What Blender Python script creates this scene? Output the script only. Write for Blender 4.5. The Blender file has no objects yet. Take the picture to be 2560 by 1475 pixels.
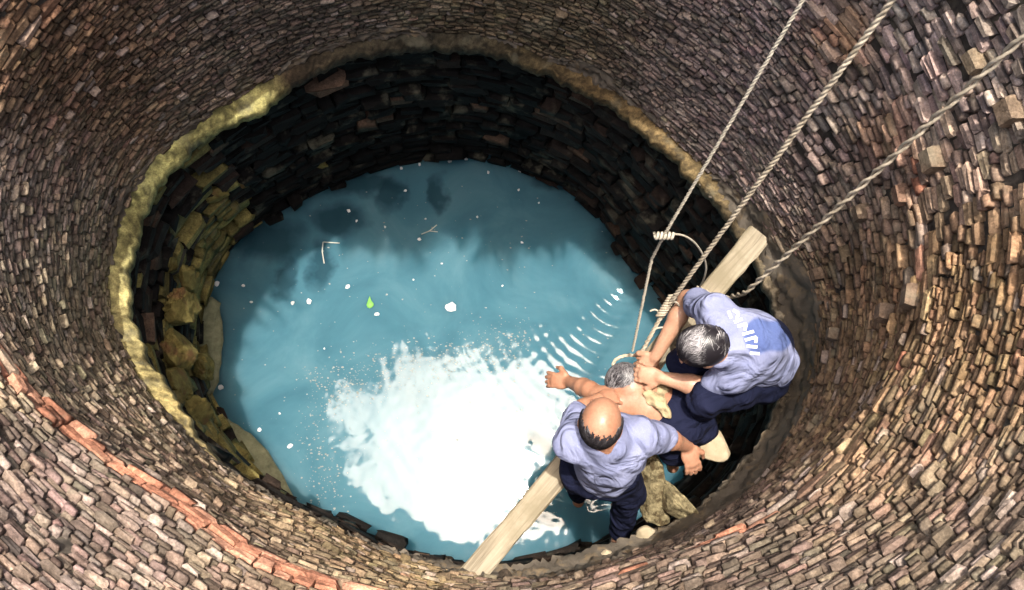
import bpy, bmesh, math, random
import numpy as np
from mathutils import Matrix, Vector

# ---------------------------------------------------------------- camera
CAM_Z = 5.6                                  # metres above the well water
scene = bpy.context.scene
FOV = math.radians(65)
FPX = 1280 / math.tan(FOV / 2)
NAD = (1236 - 1280, 1317 - 737.5)            # where plumb lines meet in the photograph
TILT = math.atan(math.hypot(*NAD) / FPX)
ROLL = math.atan2(NAD[0], NAD[1])
cam_data = bpy.data.cameras.new('camera')
cam = bpy.data.objects.new('camera', cam_data)
scene.collection.objects.link(cam)
cam_data.sensor_fit = 'HORIZONTAL'
cam_data.angle = FOV
cam_data.clip_start = 0.05
cam_data.clip_end = 1500
cam.matrix_world = (Matrix.Translation((0, 0, CAM_Z)) @ Matrix.Rotation(TILT, 4, 'X') @ Matrix.Rotation(-ROLL, 4, 'Z'))
scene.camera = cam

# ---------------------------------------------------------------- sky, sun, exposure
SUN_AZ = math.radians(76)                    # direction towards the sun, from +X
SUN_EL = math.radians(86.7)
SUN_DIR = Vector((math.cos(SUN_EL) * math.cos(SUN_AZ), math.cos(SUN_EL) * math.sin(SUN_AZ), math.sin(SUN_EL)))
world = bpy.data.worlds.new('World')
scene.world = world
world.use_nodes = True
wn, wl = world.node_tree.nodes, world.node_tree.links
wn.clear()
sky = wn.new('ShaderNodeTexSky')
sky.sky_type = 'NISHITA'
sky.sun_disc = False
sky.sun_elevation = SUN_EL
sky.sun_rotation = math.pi / 2 - SUN_AZ
sky.air_density = 1.6
sky.dust_density = 7.0
sky.ozone_density = 1.0
bg = wn.new('ShaderNodeBackground')
bg.inputs['Strength'].default_value = 0.15
wo = wn.new('ShaderNodeOutputWorld')
wl.new(sky.outputs[0], bg.inputs[0])
wl.new(bg.outputs[0], wo.inputs[0])
sun_data = bpy.data.lights.new('sun', 'SUN')
sun_data.energy = 2.4
sun_data.angle = math.radians(0.6)
sun_data.color = (1.0, 0.95, 0.86)
sun = bpy.data.objects.new('sun', sun_data)
scene.collection.objects.link(sun)
sun.rotation_euler = SUN_DIR.to_track_quat('Z', 'Y').to_euler()
sun.location = (0, 0, 12)
scene.view_settings.view_transform = 'Standard'
scene.view_settings.look = 'None'
scene.view_settings.exposure = 1.5
scene.view_settings.gamma = 1.0
scene.view_settings.use_curve_mapping = False

# ---------------------------------------------------------------- helpers
rng = np.random.default_rng(11)
random.seed(11)
COL = scene.collection
S = 2560 / 2527


def ray(x, y):
    """direction through a pixel of the photograph (measured on its 2527 px wide view)"""
    u, w = x * S - 1280, -(y * S - 737.5)
    c, s = math.cos(ROLL), math.sin(ROLL)
    a, b = c * u + s * w, -s * u + c * w
    fw = np.array([0, math.sin(TILT), -math.cos(TILT)])
    up = np.array([0, math.cos(TILT), math.sin(TILT)])
    return fw + a / FPX * np.array([1, 0, 0]) + b / FPX * up


def P(x, y, z):
    d = ray(x, y)
    t = (z - CAM_Z) / d[2]
    return np.array([d[0] * t, d[1] * t, z])


RIGHT = np.array(cam.matrix_world.to_3x3().col[0]); UPV = np.array(cam.matrix_world.to_3x3().col[1])
FWD = -np.array(cam.matrix_world.to_3x3().col[2])


def project(p):
    v = np.asarray(p, float) - np.array([0, 0, CAM_Z])
    z = v @ FWD
    return np.stack([(1280 + FPX * (v @ RIGHT) / z) / S, (737.5 - FPX * (v @ UPV) / z) / S, z], -1)


def mesh_object(name, verts, faces, mat=None, parent=None, smooth=False):
    me = bpy.data.meshes.new(name)
    me.from_pydata([tuple(map(float, v)) for v in verts], [], faces)
    me.validate()
    o = bpy.data.objects.new(name, me)
    COL.objects.link(o)
    if mat: me.materials.append(mat)
    if parent: o.parent = parent
    if smooth: me.polygons.foreach_set('use_smooth', [True] * len(me.polygons))
    return o


def fast_mesh(name, V, F, mat=None, parent=None, smooth=False, col=None):
    """V (n,3) array, F (m,3) or (m,4) array"""
    V = np.asarray(V, np.float32); F = np.asarray(F, np.int32)
    k = F.shape[1]
    me = bpy.data.meshes.new(name)
    me.vertices.add(len(V)); me.vertices.foreach_set('co', V.ravel())
    me.loops.add(F.size); me.loops.foreach_set('vertex_index', F.ravel())
    me.polygons.add(len(F))
    me.polygons.foreach_set('loop_start', np.arange(0, F.size, k, dtype=np.int32))
    me.polygons.foreach_set('loop_total', np.full(len(F), k, np.int32))
    if smooth: me.polygons.foreach_set('use_smooth', np.ones(len(F), bool))
    me.update(calc_edges=True)
    if col is not None:
        a = me.color_attributes.new('tint', 'FLOAT_COLOR', 'POINT')
        c = np.ones((len(V), 4), np.float32); c[:, :3] = col
        a.data.foreach_set('color', c.ravel())
    o = bpy.data.objects.new(name, me)
    COL.objects.link(o)
    if mat: me.materials.append(mat)
    if parent: o.parent = parent
    return o


def tag(o, label=None, cat=None, group=None, kind=None):
    if label: o['label'] = label
    if cat: o['category'] = cat
    if group: o['group'] = group
    if kind: o['kind'] = kind
    return o


def empty(name, loc):
    o = bpy.data.objects.new(name, None)
    o.location = tuple(map(float, loc)); o.empty_display_size = 0.1
    COL.objects.link(o)
    return o


def adopt(parent, *objs):
    """parent keeping world placement; only translation on the parents used here"""
    for o in objs:
        o.parent = parent
        o.matrix_parent_inverse = Matrix.Translation(parent.location).inverted()


# ---------------------------------------------------------------- materials
def new_mat(name):
    m = bpy.data.materials.new(name); m.use_nodes = True
    n, l = m.node_tree.nodes, m.node_tree.links
    return m, n, l, n['Principled BSDF']


def nz(n, l, scale, detail=4, rough=0.6, coord=None, dist=0.0):
    t = n.new('ShaderNodeTexNoise'); t.inputs['Scale'].default_value = scale
    t.inputs['Detail'].default_value = detail; t.inputs['Roughness'].default_value = rough
    t.inputs['Distortion'].default_value = dist
    if coord: l.new(coord, t.inputs['Vector'])
    return t.outputs['Fac']


def ramp(n, l, fac, stops):
    r = n.new('ShaderNodeValToRGB'); e = r.color_ramp.elements
    while len(e) < len(stops): e.new(0.5)
    for i, (p, c) in enumerate(stops):
        e[i].position = p; e[i].color = (*c, 1)
    l.new(fac, r.inputs[0])
    return r.outputs[0]


def mixc(n, l, fac, a, b, mode='MIX'):
    m = n.new('ShaderNodeMix'); m.data_type = 'RGBA'; m.blend_type = mode
    for s, v in ((m.inputs[0], fac), (m.inputs[6], a), (m.inputs[7], b)):
        if hasattr(v, 'is_linked'): l.new(v, s)
        elif isinstance(v, (int, float)): s.default_value = v
        else: s.default_value = (*v, 1)
    return m.outputs[2]


def bump(n, l, bsdf, height, strength=0.5, dist=0.01):
    b = n.new('ShaderNodeBump'); b.inputs['Strength'].default_value = strength
    b.inputs['Distance'].default_value = dist
    l.new(height, b.inputs['Height']); l.new(b.outputs[0], bsdf.inputs['Normal'])


def coords(n, kind='Object'):
    return n.new('ShaderNodeTexCoord').outputs[kind]


def world_pos(n):
    return n.new('ShaderNodeNewGeometry').outputs['Position']


def brick_material(name, source):
    m, n, l, b = new_mat(name)
    if source == 'attr':
        a = n.new('ShaderNodeAttribute'); a.attribute_name = 'tint'; base = a.outputs['Color']
    else:
        base = n.new('ShaderNodeObjectInfo').outputs['Color']
    pos = world_pos(n)
    fs = nz(n, l, 2.6, 6, 0.7, pos, 0.8)
    base = mixc(n, l, 1.0, base, ramp(n, l, fs, [(0.32, (0.62, 0.60, 0.58)), (0.52, (1.0, 1.0, 1.0)), (0.7, (1.35, 1.3, 1.22))]), 'MULTIPLY')
    f1 = nz(n, l, 28, 6, 0.7, pos); f2 = nz(n, l, 110, 4, 0.7, pos); f3 = nz(n, l, 5, 5, 0.65, pos)
    c = mixc(n, l, 1.0, base, ramp(n, l, f1, [(0.3, (0.50, 0.48, 0.46)), (0.72, (1.42, 1.4, 1.38))]), 'MULTIPLY')
    c = mixc(n, l, 1.0, c, ramp(n, l, f2, [(0.35, (0.66, 0.64, 0.62)), (0.65, (1.25, 1.25, 1.25))]), 'MULTIPLY')
    lich = ramp(n, l, f3, [(0.56, (0, 0, 0)), (0.68, (1, 1, 1))])
    lm = n.new('ShaderNodeMath'); lm.operation = 'MULTIPLY'; lm.inputs[1].default_value = 0.35; l.new(lich, lm.inputs[0])
    c = mixc(n, l, lm.outputs[0], c, (0.20, 0.19, 0.135))
    l.new(c, b.inputs['Base Color']); b.inputs['Roughness'].default_value = 0.85
    b.inputs['Specular IOR Level'].default_value = 0.25
    bump(n, l, b, f1, 0.7, 0.012)
    return m


BRICK = brick_material('weathered_brick', 'attr')
BRICK_OBJ = brick_material('weathered_brick_single', 'obj')


def plain(name, dark, light, scale, rough=0.85, bumpd=0.01, detail=6, spec=0.3, extra=None):
    m, n, l, b = new_mat(name)
    pos = world_pos(n)
    f = nz(n, l, scale, detail, 0.65, pos)
    c = ramp(n, l, f, [(0.3, dark), (0.7, light)])
    if extra:
        sc, lo, hi, ec = extra
        g = nz(n, l, sc, 5, 0.6, pos)
        c = mixc(n, l, ramp(n, l, g, [(lo, (0, 0, 0)), (hi, (1, 1, 1))]), c, ec)
    l.new(c, b.inputs['Base Color']); b.inputs['Roughness'].default_value = rough
    b.inputs['Specular IOR Level'].default_value = spec
    if bumpd: bump(n, l, b, f, 0.7, bumpd)
    return m


MORTAR = plain('dark_mortar', (0.018, 0.015, 0.012), (0.085, 0.07, 0.056), 30, extra=(7, 0.5, 0.62, (0.10, 0.085, 0.06)))
SOIL = plain('soil', (0.10, 0.07, 0.045), (0.24, 0.18, 0.12), 3, extra=(1.2, 0.52, 0.6, (0.07, 0.09, 0.03)))

# ---------------------------------------------------------------- the shaft's plan
Z_LEDGE, Z_BAND, Z_RIM = CAM_Z - 3.76, CAM_Z - 2.5, 5.2
CX, CY = -0.27, 1.07
TH = np.linspace(0, 2 * np.pi, 721)[:-1]


def ring_from(points, z, sm=14):
    q = np.array([P(x, y, z) for x, y in points])
    a = np.arctan2(q[:, 1] - CY, q[:, 0] - CX) % (2 * np.pi); r = np.hypot(q[:, 0] - CX, q[:, 1] - CY)
    o = np.argsort(a); a, r = a[o], r[o]
    a = np.concatenate([a[-3:] - 2 * np.pi, a, a[:3] + 2 * np.pi]); r = np.concatenate([r[-3:], r, r[:3]])
    v = np.interp(TH, a, r)
    k = np.hanning(2 * sm + 3)[1:-1]; k /= k.sum()
    for _ in range(3):
        v = np.convolve(np.concatenate([v[-sm:], v, v[:sm]]), k, 'valid')
    return v


R_LEDGE = ring_from([(275, 700), (300, 540), (345, 450), (420, 365), (520, 290), (650, 200), (800, 130), (950, 95), (1100, 92),
                     (1300, 125), (1450, 185), (1600, 290), (1700, 385), (1790, 490), (1860, 580), (1975, 800), (1985, 960),
                     (1880, 1160), (1700, 1290), (1500, 1375), (1150, 1425), (840, 1290), (600, 1180), (500, 1110), (400, 1020),
                     (325, 920), (290, 830)], Z_LEDGE)
R_BAND = ring_from([(-30, 820), (0, 850), (150, 1000), (300, 1130), (420, 1225), (560, 1310), (740, 1390), (950, 1450),
                    (1400, 1440), (1740, 1345), (2050, 1190), (2240, 740), (2090, 40), (2170, 200), (2200, 290), (-150, 500)], Z_BAND, 30)
e_a, e_b, e_cx, e_cy = 1.60, 1.33, -0.21, 1.12
ex, ey = e_cx + e_a * np.cos(TH), e_cy + e_b * np.sin(TH)
R_TOP = np.interp(TH, *(lambda a, r: (np.concatenate([a[np.argsort(a)][-2:] - 2 * np.pi, np.sort(a), np.sort(a)[:2] + 2 * np.pi]),
                                       np.concatenate([r[np.argsort(a)][-2:], r[np.argsort(a)], r[np.argsort(a)][:2]])))(
    np.arctan2(ey - CY, ex - CX) % (2 * np.pi), np.hypot(ex - CX, ey - CY)))
_w = np.clip(1.6 * np.cos((TH - math.radians(228)) * 1.1), 0, 1) * (np.abs(TH - math.radians(228)) < 1.4)
R_BAND = (0.6 * R_TOP + 0.4 * R_BAND) * (1 - _w) + R_BAND * _w
FLARE = 0.18 + 0.66 * np.clip(np.cos(TH - math.radians(212)), 0, 1) ** 0.7 + 0.65 * np.clip(np.cos(TH - math.radians(300)), 0, 1) + 0.50 * np.clip(np.cos((TH - math.radians(245)) * 1.5), 0, 1) * (np.abs(TH - math.radians(245)) < 1) - 0.16 * np.clip(np.cos(TH - math.radians(75)) * 1.5, 0, 1)
R_BASE = ring_from([(530, 640), (500, 750), (495, 900), (520, 990), (560, 1080), (700, 1240), (840, 1300), (1000, 392), (1150, 378), (800, 470),
                    (1300, 420), (1450, 500), (1560, 660), (1720, 860), (1760, 1000), (1720, 1150), (1600, 1290), (1400, 1380), (1180, 1400)], 0.0, 16)


def radius(th, z):
    """inner radius of the upper shaft at angle th (array) and height z (array)"""
    th = np.asarray(th) % (2 * np.pi)
    a = np.append(TH, 2 * np.pi)
    rl, rb, rt = (np.interp(th, a, np.append(R, R[0])) for R in (R_LEDGE, R_BAND, R_TOP))
    z = np.asarray(z, float)
    t = np.clip((z - Z_LEDGE) / (Z_BAND - Z_LEDGE), 0, 1); t = t * t * (3 - 2 * t) * 0.5 + t * 0.5
    u = np.clip((z - Z_BAND) / (Z_RIM - Z_BAND), 0, 1)
    r = (rl * (1 - t) + rb * t) * (1 - u) + rt * u + np.interp(th, a, np.append(FLARE, FLARE[0])) * np.clip((z - Z_BAND) / (Z_RIM - Z_BAND), 0, 1) ** 1.15
    return r + 0.012 * np.sin(5 * th + 3 * z) + 0.008 * np.sin(11 * th - 5 * z)


def lower_radius(th, z):
    th = np.asarray(th) % (2 * np.pi); a = np.append(TH, 2 * np.pi)
    rl = np.interp(th, a, np.append(R_LEDGE, R_LEDGE[0])); rb = np.interp(th, a, np.append(R_BASE, R_BASE[0]))
    t = np.clip(np.asarray(z, float) / Z_LEDGE, 0, 1)
    return rb * (1 - t) + (rl + 0.03) * t


def on_wall(th, z, off=0.0, rf=radius):
    r = rf(th, z) - off
    return np.stack([CX + r * np.cos(th), CY + r * np.sin(th), np.broadcast_to(z, np.shape(r))], -1)


def wall_hit(x, y, rf=radius, z0=0.0, z1=5.6):
    """pixel -> (theta, z) on the shaft wall"""
    d = ray(x, y); best = None
    for t in np.linspace(0.3, 8, 3000):
        p = np.array([0, 0, CAM_Z]) + d * t
        if p[2] < z0: break
        if math.hypot(p[0] - CX, p[1] - CY) > rf(math.atan2(p[1] - CY, p[0] - CX), p[2]):
            return math.atan2(p[1] - CY, p[0] - CX) % (2 * math.pi), p[2]
    return None


# ---------------------------------------------------------------- ground and shaft
def surface(name, rf, zs, off, mat, parent, nth=360, noise=0.0, smooth=True):
    th = np.linspace(0, 2 * np.pi, nth + 1)[:-1]
    V = []
    for z in zs:
        o = off + (noise * rng.normal(size=nth) if noise else 0)
        V.append(on_wall(th, np.full(nth, z), o, rf))
    V = np.concatenate(V)
    i = np.arange(nth); j = (i + 1) % nth
    F = np.concatenate([np.stack([k * nth + i, (k + 1) * nth + i, (k + 1) * nth + j, k * nth + j], -1) for k in range(len(zs) - 1)])
    return fast_mesh(name, V, F, mat, parent, smooth)


th = np.linspace(0, 2 * np.pi, 181)[:-1]
inner = on_wall(th, np.full(180, Z_RIM), -0.02)
rings = [inner]
for r in (2.4, 3.5, 6, 12, 40, 300):
    rings.append(np.stack([CX + r * np.cos(th), CY + r * np.sin(th), np.full(180, Z_RIM) + (0.02 * rng.normal(size=180) if r < 20 else 0)], -1))
i = np.arange(180); j = (i + 1) % 180
F = np.concatenate([np.stack([k * 180 + i, (k + 1) * 180 + i, (k + 1) * 180 + j, k * 180 + j], -1) for k in range(len(rings) - 1)])
ground = fast_mesh('ground', np.concatenate(rings), F, SOIL, None, True)
tag(ground, kind='structure')

shaft = empty('well_shaft', (CX, CY, 0))
tag(shaft, 'deep round brick lined well shaft with old thin bricks and a stone ledge', 'well')
o = surface('mortar_backing', radius, np.linspace(Z_LEDGE - 0.1, Z_RIM + 0.01, 40), -0.02, MORTAR, None, 360, 0.003)
adopt(shaft, o)

# ---- bricks
red_at = Z_BAND


ZONES = [  # (x, y on the photograph, reach, colour): brickwork's colour round the shaft, with its shaded stretches painted darker
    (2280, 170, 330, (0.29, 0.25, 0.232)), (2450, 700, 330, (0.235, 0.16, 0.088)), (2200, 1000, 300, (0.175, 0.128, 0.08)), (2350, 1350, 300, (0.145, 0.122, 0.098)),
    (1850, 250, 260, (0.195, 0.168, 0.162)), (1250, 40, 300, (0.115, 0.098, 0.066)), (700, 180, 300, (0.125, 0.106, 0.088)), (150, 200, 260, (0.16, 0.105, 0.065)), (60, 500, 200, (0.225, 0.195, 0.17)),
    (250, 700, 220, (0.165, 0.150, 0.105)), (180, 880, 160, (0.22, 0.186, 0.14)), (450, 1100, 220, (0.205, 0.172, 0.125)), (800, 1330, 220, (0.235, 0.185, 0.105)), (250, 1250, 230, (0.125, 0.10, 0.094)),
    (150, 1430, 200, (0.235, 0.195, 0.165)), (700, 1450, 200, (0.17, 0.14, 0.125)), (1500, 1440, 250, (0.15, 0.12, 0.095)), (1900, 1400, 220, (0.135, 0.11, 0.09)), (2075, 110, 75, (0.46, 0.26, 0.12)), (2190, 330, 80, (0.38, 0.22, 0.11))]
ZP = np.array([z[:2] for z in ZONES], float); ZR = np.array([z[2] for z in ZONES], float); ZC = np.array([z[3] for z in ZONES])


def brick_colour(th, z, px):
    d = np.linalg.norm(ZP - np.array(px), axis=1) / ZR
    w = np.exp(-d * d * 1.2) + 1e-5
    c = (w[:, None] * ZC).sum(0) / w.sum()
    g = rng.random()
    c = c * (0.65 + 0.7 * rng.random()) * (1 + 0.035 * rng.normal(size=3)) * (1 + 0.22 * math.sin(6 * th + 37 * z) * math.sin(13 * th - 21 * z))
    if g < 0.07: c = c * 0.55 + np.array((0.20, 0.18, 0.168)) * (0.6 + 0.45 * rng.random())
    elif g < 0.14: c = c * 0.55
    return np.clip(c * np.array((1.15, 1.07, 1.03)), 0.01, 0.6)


UNIT_V = np.array([[sx * .5, sy * .5, 0] for sx, sy in ((-1, -1), (1, -1), (1, 1), (-1, 1))] +
                  [[sx * .5, sy * .5, 0.8] for sx, sy in ((-1, -1), (1, -1), (1, 1), (-1, 1))] +
                  [[sx * .44, sy * .40, 1.0] for sx, sy in ((-1, -1), (1, -1), (1, 1), (-1, 1))])
UNIT_F = [[0, 1, 5, 4], [1, 2, 6, 5], [2, 3, 7, 6], [3, 0, 4, 7], [4, 5, 9, 8], [5, 6, 10, 9], [6, 7, 11, 10], [7, 4, 8, 11], [8, 9, 10, 11]]
UNIT_F = np.array(UNIT_F)


def block_frame(th, z, rf):
    e = 1e-3
    p = on_wall(np.array(th), np.array(z), 0, rf)
    t = on_wall(np.array(th + e), np.array(z), 0, rf) - on_wall(np.array(th - e), np.array(z), 0, rf); t /= np.linalg.norm(t)
    v = on_wall(np.array(th), np.array(z + e), 0, rf) - on_wall(np.array(th), np.array(z - e), 0, rf); v /= np.linalg.norm(v)
    n = np.cross(t, v); n /= np.linalg.norm(n)
    if n[0] * (CX - p[0]) + n[1] * (CY - p[1]) < 0: n = -n
    return p, t, v, n


def lay(blocks, part_name, stuff_name, parent, mats, limit=300, variants=12, jit=0.10):
    """blocks: list of (centre, tangent, up, normal, length, height, depth_back, proud, colour). The largest in view become objects."""
    C = np.array([b[0] for b in blocks]); pr = project(C)
    size = np.array([b[4] * 1.0 for b in blocks]) * np.array([b[5] for b in blocks]) ** 0.5
    toc = np.array([0, 0, CAM_Z]) - C; toc /= np.linalg.norm(toc, axis=1)[:, None]; facing = np.maximum(0.05, (np.array([b[3] for b in blocks]) * toc).sum(1))
    sc = size * facing / pr[:, 2] ** 2
    vis = (pr[:, 0] > -10) & (pr[:, 0] < 2537) & (pr[:, 1] > -10) & (pr[:, 1] < 1466) & (pr[:, 2] > 0)
    sc = np.where(vis, sc, -1)
    order = np.argsort(-sc); single = set(int(k) for k in order[:limit] if sc[k] > 0)
    meshes = []
    for k in range(variants):
        me = bpy.data.meshes.new(part_name)
        V = UNIT_V.copy(); V[4:, :2] += rng.normal(size=(8, 2)) * jit * 0.5; V[4:, 2] += rng.normal(size=8) * jit * 0.3
        me.from_pydata([tuple(v) for v in V], [], [list(map(int, f)) for f in UNIT_F]); me.materials.append(mats[1])
        meshes.append(me)
    VV, FF, CC = [], [], []
    inv = Matrix.Translation(parent.location).inverted()
    for k, (c, t, v, n, ln, h, back, proud, colr) in enumerate(blocks):
        if k in single:
            o = bpy.data.objects.new(part_name, meshes[rng.integers(variants)])
            M = Matrix(((t[0] * ln, v[0] * h, n[0] * (back + proud), c[0] - n[0] * back),
                        (t[1] * ln, v[1] * h, n[1] * (back + proud), c[1] - n[1] * back),
                        (t[2] * ln, v[2] * h, n[2] * (back + proud), c[2] - n[2] * back), (0, 0, 0, 1)))
            COL.objects.link(o); o.parent = parent; o.matrix_parent_inverse = inv; o.matrix_world = M
            o.matrix_basis = M
            o.color = (*map(float, colr), 1)
        else:
            L = UNIT_V.copy(); L[4:, :2] += rng.normal(size=(8, 2)) * jit * 0.5; L[4:, 2] += rng.normal(size=8) * jit * 0.3
            W = c + np.outer(L[:, 0] * ln, t) + np.outer(L[:, 1] * h, v) + np.outer(L[:, 2] * (back + proud) - back, n)
            FF.append(UNIT_F + 12 * len(VV)); VV.append(W); CC.append(np.tile(colr, (12, 1)))
    if VV:
        o = fast_mesh(stuff_name, np.concatenate(VV), np.concatenate(FF), mats[0], None, False, np.concatenate(CC))
        adopt(parent, o); tag(o, kind='stuff')


def plaster_amount(th, z):
    """1 where the foot of the wall is smoothed over with grey render (right-hand side above the ledge)"""
    a = float(np.clip(np.cos(th + math.radians(32)) * 2.2 - 0.9, 0, 1))
    top = Z_LEDGE + 0.04 + 0.22 * a + 0.05 * math.sin(7 * th) + 0.04 * math.sin(17 * th + 1)
    return top - z


def frames(th, z, rf):
    e = 1e-3
    p = on_wall(th, z, 0, rf)
    t = on_wall(th + e, z, 0, rf) - on_wall(th - e, z, 0, rf); t /= np.linalg.norm(t, axis=1)[:, None]
    v = on_wall(th, z + e, 0, rf) - on_wall(th, z - e, 0, rf); v /= np.linalg.norm(v, axis=1)[:, None]
    n = np.cross(t, v); n /= np.linalg.norm(n, axis=1)[:, None]
    flip = np.sign(n[:, 0] * (CX - p[:, 0]) + n[:, 1] * (CY - p[:, 1])); n *= flip[:, None]
    return p, t, v, n


blocks = []
z = Z_LEDGE + 0.015
row = 0
th_s = np.linspace(0, 2 * np.pi, 1441)
skip_big = np.zeros(1441, bool)
while z < Z_RIM - 0.02:
    is_red = abs(z - red_at) < 0.05
    ch = 0.034 if is_red else 0.0150 * (0.8 + 0.4 * rng.random())
    q = on_wall(th_s, np.full(1441, z)); L = np.concatenate([[0], np.cumsum(np.linalg.norm(np.diff(q, axis=0), axis=1))])
    pq = project(q); big = (pq[:, 0] > 1980 + 60 * math.sin(9 * z)) & (pq[:, 1] < 680 + 60 * math.sin(11 * z)) & (not is_red)
    row_out = 0.002 * rng.normal(); row_tone = 1 + 0.06 * rng.normal()
    s = rng.random() * 0.05; T, Z, LN, HH, BIG = [], [], [], [], []
    while s < L[-1] - 0.03:
        k = int(np.searchsorted(L, s)); bg_ = bool(big[min(k, 1440)])
        ln = (0.085 if is_red else 0.062 if bg_ else 0.046) * (0.55 + 0.9 * rng.random())
        t_c = float(np.interp(s + ln / 2, L, th_s)); s += ln + 0.004 + 0.004 * rng.random()
        if bg_ and row % 2: continue
        hgt = ch * (1.85 if bg_ else 1.0)
        zz = z + hgt / 2 + 0.006 * math.sin(9 * t_c) + 0.0018 * rng.normal()
        pl = plaster_amount(t_c, zz)
        if pl > 0.0 and rng.random() < min(1, 0.3 + pl * 5): continue
        if rng.random() < 0.05: continue
        T.append(t_c); Z.append(zz); LN.append(ln); HH.append(hgt); BIG.append(bg_)
    p, t, v, n = frames(np.array(T), np.array(Z), radius); px = project(p)
    for k in range(len(T)):
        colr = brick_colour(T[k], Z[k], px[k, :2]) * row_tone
        if is_red and not (0.2 < T[k] < 2.9) and rng.random() < (0.93 if math.pi * 0.98 < T[k] < math.pi * 1.53 else 0.14):
            colr = np.array([(0.42, 0.195, 0.125), (0.44, 0.235, 0.16), (0.37, 0.17, 0.11)][rng.integers(3)]) * (0.72 + 0.4 * rng.random())
        ang = rng.normal() * 0.04
        t2 = t[k] * math.cos(ang) + v[k] * math.sin(ang); v2 = v[k] * math.cos(ang) - t[k] * math.sin(ang)
        out = (0.0085 if BIG[k] else 0.0055) * rng.normal() + 0.003 + row_out + (0.010 if rng.random() < 0.08 and not is_red else 0.0)
        blocks.append((p[k], t2, v2, n[k], LN[k], HH[k] * (0.70 + 0.24 * rng.random()), 0.03, out, colr))
    z += ch + 0.001
    row += 1
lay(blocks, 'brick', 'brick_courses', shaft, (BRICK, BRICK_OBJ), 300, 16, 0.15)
print('bricks', len(blocks))


# ---- rendered (plastered) foot of the wall on the right
PLASTER = plain('grey_render', (0.075, 0.062, 0.048), (0.145, 0.122, 0.095), 7, 0.8, 0.02, 8, 0.3, (14, 0.55, 0.7, (0.20, 0.145, 0.085)))
TH2 = np.linspace(0, 2 * np.pi, 541)[:-1]
zt = np.array([Z_LEDGE + 0.04 + 0.22 * max(0, min(1, 2.2 * math.cos(t + math.radians(32)) - 0.9)) + 0.05 * math.sin(7 * t) + 0.035 * math.sin(17 * t + 1) for t in TH2])
V = []
for u in np.linspace(0, 1, 14):
    zz = Z_LEDGE - 0.02 + (zt - Z_LEDGE + 0.02) * u
    fillet = 0.06 * (1 - u) ** 3 * np.clip(np.cos(TH2 + math.radians(20)) * 1.5, 0.0, 1)
    V.append(on_wall(TH2, zz, 0.004 + fillet + 0.007 * rng.normal(size=540) + 0.010 * np.sin(37 * TH2 + 9 * u) * np.sin(23 * TH2 - 5 * u) - (0.02 if u == 1 else 0)))
i = np.arange(540); j = (i + 1) % 540
F = np.concatenate([np.stack([k * 540 + i, (k + 1) * 540 + i, (k + 1) * 540 + j, k * 540 + j], -1) for k in range(13)])
o = fast_mesh('render_coat', np.concatenate(V), F, PLASTER, None, True); adopt(shaft, o)


# ---- the stone ledge
def pick(th, table):
    d = np.array([t[0] for t in table], float); v = np.array([t[1] for t in table], float)
    d = np.concatenate([d - 360, d, d + 360]); v = np.concatenate([v, v, v])
    t = np.degrees(th) % 360
    if v.ndim == 1: return np.interp(t, d, v)
    return np.stack([np.interp(t, d, v[:, k]) for k in range(v.shape[1])], -1)


w_ledge = pick(TH2, [(0, 0.11), (20, 0.11), (40, 0.11), (60, 0.105), (90, 0.10), (125, 0.09), (140, 0.16), (150, 0.10), (165, 0.115), (185, 0.12), (200, 0.115), (210, 0.08), (219, 0.02), (230, -0.03),
                     (255, -0.03), (270, 0.03), (290, 0.05), (310, 0.06), (335, 0.10)])
kn = sum(a_ * np.sin(f_ * TH2 + p_) for a_, f_, p_ in ((0.009, 23, 1), (0.007, 41, 2), (0.007, 67, .3), (0.006, 113, 2.2), (0.004, 171, 1.2)))
w_ledge = w_ledge + kn * np.clip(w_ledge * 20, 0, 1)
w_ledge = np.where(w_ledge > 0, w_ledge * 0.70, w_ledge)
w_ledge = w_ledge - 0.03 * np.clip(np.sin(19 * TH2 + 2) + np.sin(31 * TH2) - 1.35, 0, 1) * (w_ledge > 0.04)
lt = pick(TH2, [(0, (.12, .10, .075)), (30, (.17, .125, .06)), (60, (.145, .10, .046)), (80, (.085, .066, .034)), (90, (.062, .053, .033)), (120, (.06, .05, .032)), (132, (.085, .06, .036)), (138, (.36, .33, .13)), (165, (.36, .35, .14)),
                (190, (.38, .33, .15)), (205, (.34, .28, .12)), (222, (.24, .19, .10)), (260, (.20, .16, .10)), (300, (.13, .105, .075)), (335, (.12, .10, .075))])  # far side painted dark for the shadow of the rim on it
prof = [(-0.04, 0.02), (0.25, 0.012), (0.5, 0.008), (0.75, 0.004), (0.94, 0.0), (1.0, -0.012), (1.0, -0.04), (0.95, -0.07), (0.7, -0.09), (0.3, -0.11), (-0.05, -0.13)]
V, C = [], []
for u, dz in prof:
    off = np.where(u < 0, u, w_ledge * u)
    V.append(on_wall(TH2, np.full(540, Z_LEDGE + 0.0), off) + np.stack([np.zeros(540), np.zeros(540), dz + 0.0035 * rng.normal(size=540) + 0.003 * np.sin(29 * TH2 + 3 * u) * np.sin(61 * TH2)], -1))
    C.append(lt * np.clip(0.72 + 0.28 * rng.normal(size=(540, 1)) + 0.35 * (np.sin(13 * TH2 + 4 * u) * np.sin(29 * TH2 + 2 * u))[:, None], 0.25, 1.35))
F = np.concatenate([np.stack([k * 540 + i, k * 540 + j, (k + 1) * 540 + j, (k + 1) * 540 + i], -1) for k in range(len(prof) - 1)])
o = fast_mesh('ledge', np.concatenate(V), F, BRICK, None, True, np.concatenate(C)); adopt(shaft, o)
o['label'] = 'worn stone ledge running round the shaft, pale yellow on one side'

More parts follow.
